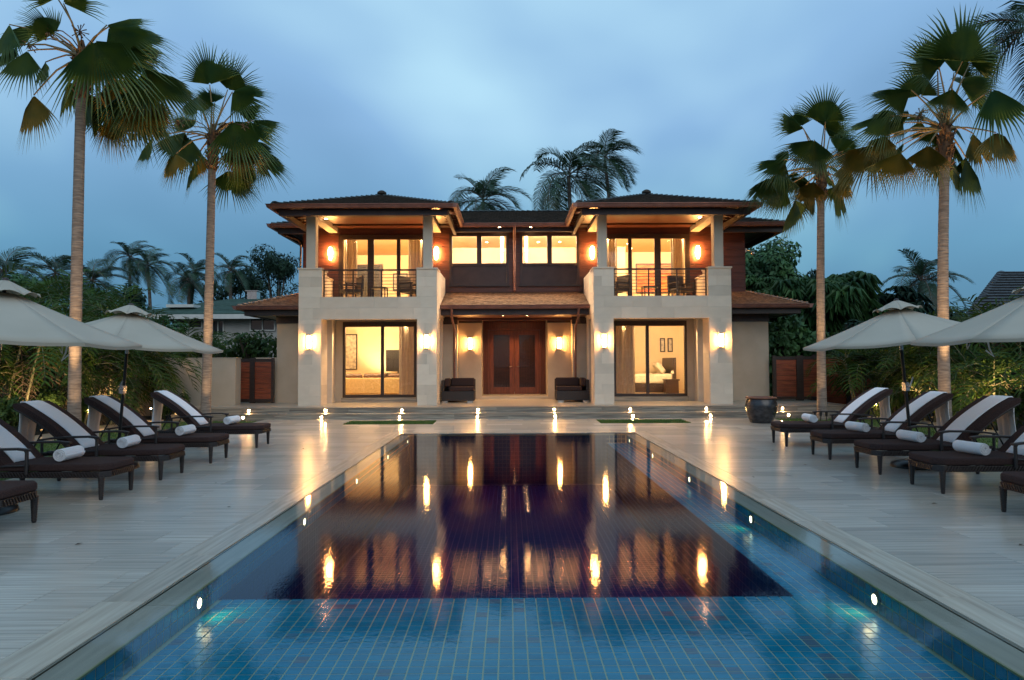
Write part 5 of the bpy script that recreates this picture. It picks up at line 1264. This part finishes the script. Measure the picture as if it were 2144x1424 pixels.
# low shrubs
def shrub(x, y, r_, h_, label, n=1500, size=.11, mat='shrub_leaf'):
    t = thing('shrub', label, 'shrub', (x, y, 0), 'low shrubs along the side paths'); m = MB()
    for k in range(6): a = R.uniform(0, 6.28); m.tube([(x, y, -.02), (x + math.cos(a) * r_ * .5, y + math.sin(a) * r_ * .5, h_ * .7)], [.015, .008], 5)
    m.build('stems', 'bark', t); m = MB(); leafcloud(m, blobs_for(x, y, h_ * .5, r_, r_, h_ * .55, 7, r_ * .5, int(x * 31 + y * 7)), n, size, 0, .3); m.build('foliage', mat, t)
for i, (x, y, r_, h_, w) in enumerate([(-10.9, 13.0, .5, .8, 'at the left path, nearest the frame edge'), (-10.95, 14.3, .55, .9, 'behind the second left lounger'), (-10.9, 15.6, .5, .85, 'behind the third left lounger'), (-10.8, 16.9, .5, .8, 'behind the fourth left lounger'), (-10.6, 18.0, .45, .8, 'just before the left garden wall'), (-10.0, 19.6, .5, .7, 'at the foot of the garden wall'),
        (-11.9, 12.2, .6, 1.0, 'glowing at the left frame edge'), (10.4, 18.4, .5, .7, 'at the right end of the steps'), (10.9, 17.0, .5, .75, 'behind the last right lounger'), (11.0, 15.2, .5, .8, 'behind the fourth right lounger'), (11.0, 13.8, .55, .8, 'behind the third right lounger'), (11.3, 12.8, .55, .85, 'at the right frame edge')]):
    shrub(x, y, r_, h_, 'low green shrub ' + w)
# neighbours
nb = thing('neighbour_house', 'low grey house with green roof beyond the left garden wall', 'house', (-14, 40, 0))
c0, c1 = wp(325, 655, 38), wp(600, 655, 38); zt = c0[2]
MB().box(c0[0] + .6, c1[0] + 2, 38.8, 46, -.1, zt - .15).build('wall', 'neighbour_wall', nb)
m = MB(); A, B_ = Vector((c0[0] - 1.8, 38, zt)), Vector((c1[0] + 3, 38, zt)); rz = wp(500, 622, 42)[2]; Cc, Dd = Vector((c1[0] + 2, 42.5, rz)), Vector((c0[0] + 2.6, 42.5, rz))
deckface(m, [A, B_, Cc, Dd], .1); deckface(m, [Vector((A.x, 47, zt)), A, Dd], .1); nr = m.build('roof', 'neighbour_roof', nb); s_ = MB(); shingles(s_, A, B_, Cc, Dd, .5, .4, .05); s_.build('shingles', 'neighbour_roof', nr, kind='stuff')
MB().box(A.x, B_.x, 37.86, 37.98, zt - .28, zt - .02).build('fascia', 'white_trim', nr)
for (px, py, w_, h_) in ((457, 684, 26, 34), (550, 677, 54, 28), (395, 676, 60, 18)):
    a = wp(px - w_ / 2, py + h_ / 2, 38.7); b = wp(px + w_ / 2, py - h_ / 2, 38.7)
    f = MB(); wallbox(a[0], b[0], a[2], b[2], 38.7, 38.79, [(a[0] + .07, (a[0]+b[0])/2 - .03, a[2] + .07, b[2] - .07), ((a[0]+b[0])/2 + .03, b[0] - .07, a[2] + .07, b[2] - .07)], f); f = f.build('window', 'white_trim', nb)
    MB().box(a[0] + .071, b[0] - .071, 38.76, 38.785, a[2] + .071, b[2] - .071).build('pane', 'pane_dark', f)
v = wp(526, 615, 42); MB().box(v[0] - .3, v[0] + .3, 42.2, 42.8, rz - .2, rz + .45).box(v[0] - .4, v[0] + .4, 42.1, 42.9, rz + .452, rz + .5).build('chimney', 'steel', nb)
sk = wp(385, 640, 39.4); MB().box(sk[0] - .8, sk[0] + .8, 39.0, 39.9, sk[2] - .05, sk[2] + .12).build('skylight', 'white_trim', nr)
nb2 = thing('neighbour_roof_house', 'dark tiled roof of the neighbour rising at the right edge', 'house', (17, 24, 0))
p0 = wp(1985, 642, 24); p1 = wp(2230, 545, 24); m = MB()
A, B_, Cc, Dd = Vector((p0[0], 23, p0[2] - .55)), Vector((p0[0] + 9, 23, p0[2] - .55)), Vector((p0[0] + 9, 27.5, p1[2])), Vector((p0[0] + 4.6, 27.5, p1[2]))
deckface(m, [A, B_, Cc, Dd], .12); m2 = m.build('roof', 'neighbour_roof_dark', nb2); s_ = MB(); shingles(s_, A, B_, Cc, Dd, .3, .32, .07); s_.build('tiles', 'neighbour_roof_dark', m2, kind='stuff')
caps(m2, A, Dd, 'neighbour_roof_dark', .34, .12); MB().box(A.x + .5, B_.x, 23.6, 30, -.1, A.z - .1).build('wall', 'neighbour_wall', nb2)
# dry leaves blown on the deck
for sx in (-1, 1):
    for i in range(5):
        x, y = sx * R.uniform(3.05, 4.5), SP[sx][i] - .7 + R.uniform(-.3, .3); a = R.uniform(0, 6.28); s_ = R.uniform(.022, .04); M = Matrix.Translation((x, y, .004)) @ Matrix.Rotation(a, 4, 'Z')
        o = MB().add([M @ Vector(p) for p in ((-s_, 0, 0), (0, s_ * .4, .008), (s_, 0, .002), (0, -s_ * .4, .006))], [(0, 1, 2), (0, 2, 3)]).build('fallen_leaf', 'dead_leaf')
        tag(o, 'dry leaf on the deck before the %s lounger of the %s row' % (('front', 'second', 'third', 'fourth', 'last')[i], 'left' if sx < 0 else 'right'), 'leaf', 'dry leaves on the deck')
# garden uplights
def uplight(x, y, aim, e, label, size=70, col=WARM):
    l = thing('uplight', label, 'garden light', (x, y, 0), 'small garden uplights')
    MB().tube([(x, y, -.02), (x, y, .16)], .012, 6).build('stake', 'dark_metal', l); d = (Vector(aim) - Vector((x, y, .2))).normalized(); p = Vector((x, y, .2))
    MB().tube([p - d * .06, p + d * .07], [.03, .042], 12, cap=False).build('head', 'dark_metal', l); MB().tube([p + d * .045, p + d * .05], .036, 12).build('lens', 'lamp_up', l)
    q = d.to_track_quat('-Z', 'Y').to_euler(); light('SPOT', 'uplight_lamp', p + d * .075, e, col, .03, q, spot_size=rad(size), spot_blend=.6)
uplight(-8.55, 12.9, (-8.85, 13.4, 3), 45, 'uplight at the foot of the tall left fan palm', 80)
uplight(-7.6, 16.5, (-7.85, 17.0, 3), 45, 'uplight at the foot of the second left fan palm', 80)
uplight(7.9, 17.4, (8.15, 17.9, 3), 45, 'uplight at the foot of the inner right fan palm', 80)
uplight(8.7, 13.6, (9.0, 14.1, 3), 45, 'uplight at the foot of the tall right fan palm', 80)
uplight(-8.7, 13.0, h1, 1040, 'second uplight aimed at the crown of the tall left palm', 34)
uplight(-7.7, 16.4, h2, 1040, 'second uplight aimed at the crown of the second left palm', 30)
uplight(8.0, 17.3, h3, 1040, 'second uplight aimed at the crown of the inner right palm', 30)
uplight(8.8, 13.6, h4, 1200, 'second uplight aimed at the crown of the tall right palm', 36)
for x, y, a, e, w in ((-10.45, 16.6, (-11.2, 18.0, 2.0), 420, 'lighting the feathery palms by the left wall'), (-10.3, 12.6, (-11.4, 13.4, 1.2), 150, 'in the shrubs at the left frame edge'), (-10.2, 14.4, (-10.9, 15.4, 1.3), 170, 'lighting shrubs behind the left loungers'),
                      (10.3, 16.6, (10.9, 17.7, 1.8), 170, 'lighting the small feathery palm on the right'), (10.2, 14.6, (11.2, 15.8, 1.8), 220, 'lighting palms beside the tall right fan palm'), (-9.6, 19.0, (-9.6, 20.4, .9), 50, 'shining on the plaster garden wall')):
    uplight(x, y, a, e, 'uplight ' + w, 85)
for x, y, w in ((-9.9, 18.2, 'at the end of the left planting'), (-9.85, 15.8, 'behind the fourth left lounger'), (9.9, 15.0, 'behind the fourth right lounger'), (10.0, 18.6, 'at the right end of the steps')):
    l = thing('path_light', 'mushroom path light ' + w, 'garden light', (x, y, 0), 'path lights in the shrubs')
    MB().tube([(x, y, 0), (x, y, .36)], .010, 6).build('stem', 'dark_metal', l); MB().lathe([(.0, .045), (.05, .03), (.085, .0)], (x, y, .38), 14).build('cap', 'dark_metal', l); MB().lathe([(.018, -.02), (.018, .02)], (x, y, .37), 10).build('bulb', 'downlight_glow', l)
    light('POINT', 'path_light_lamp', (x, y, .34), 10, WARM, .03)
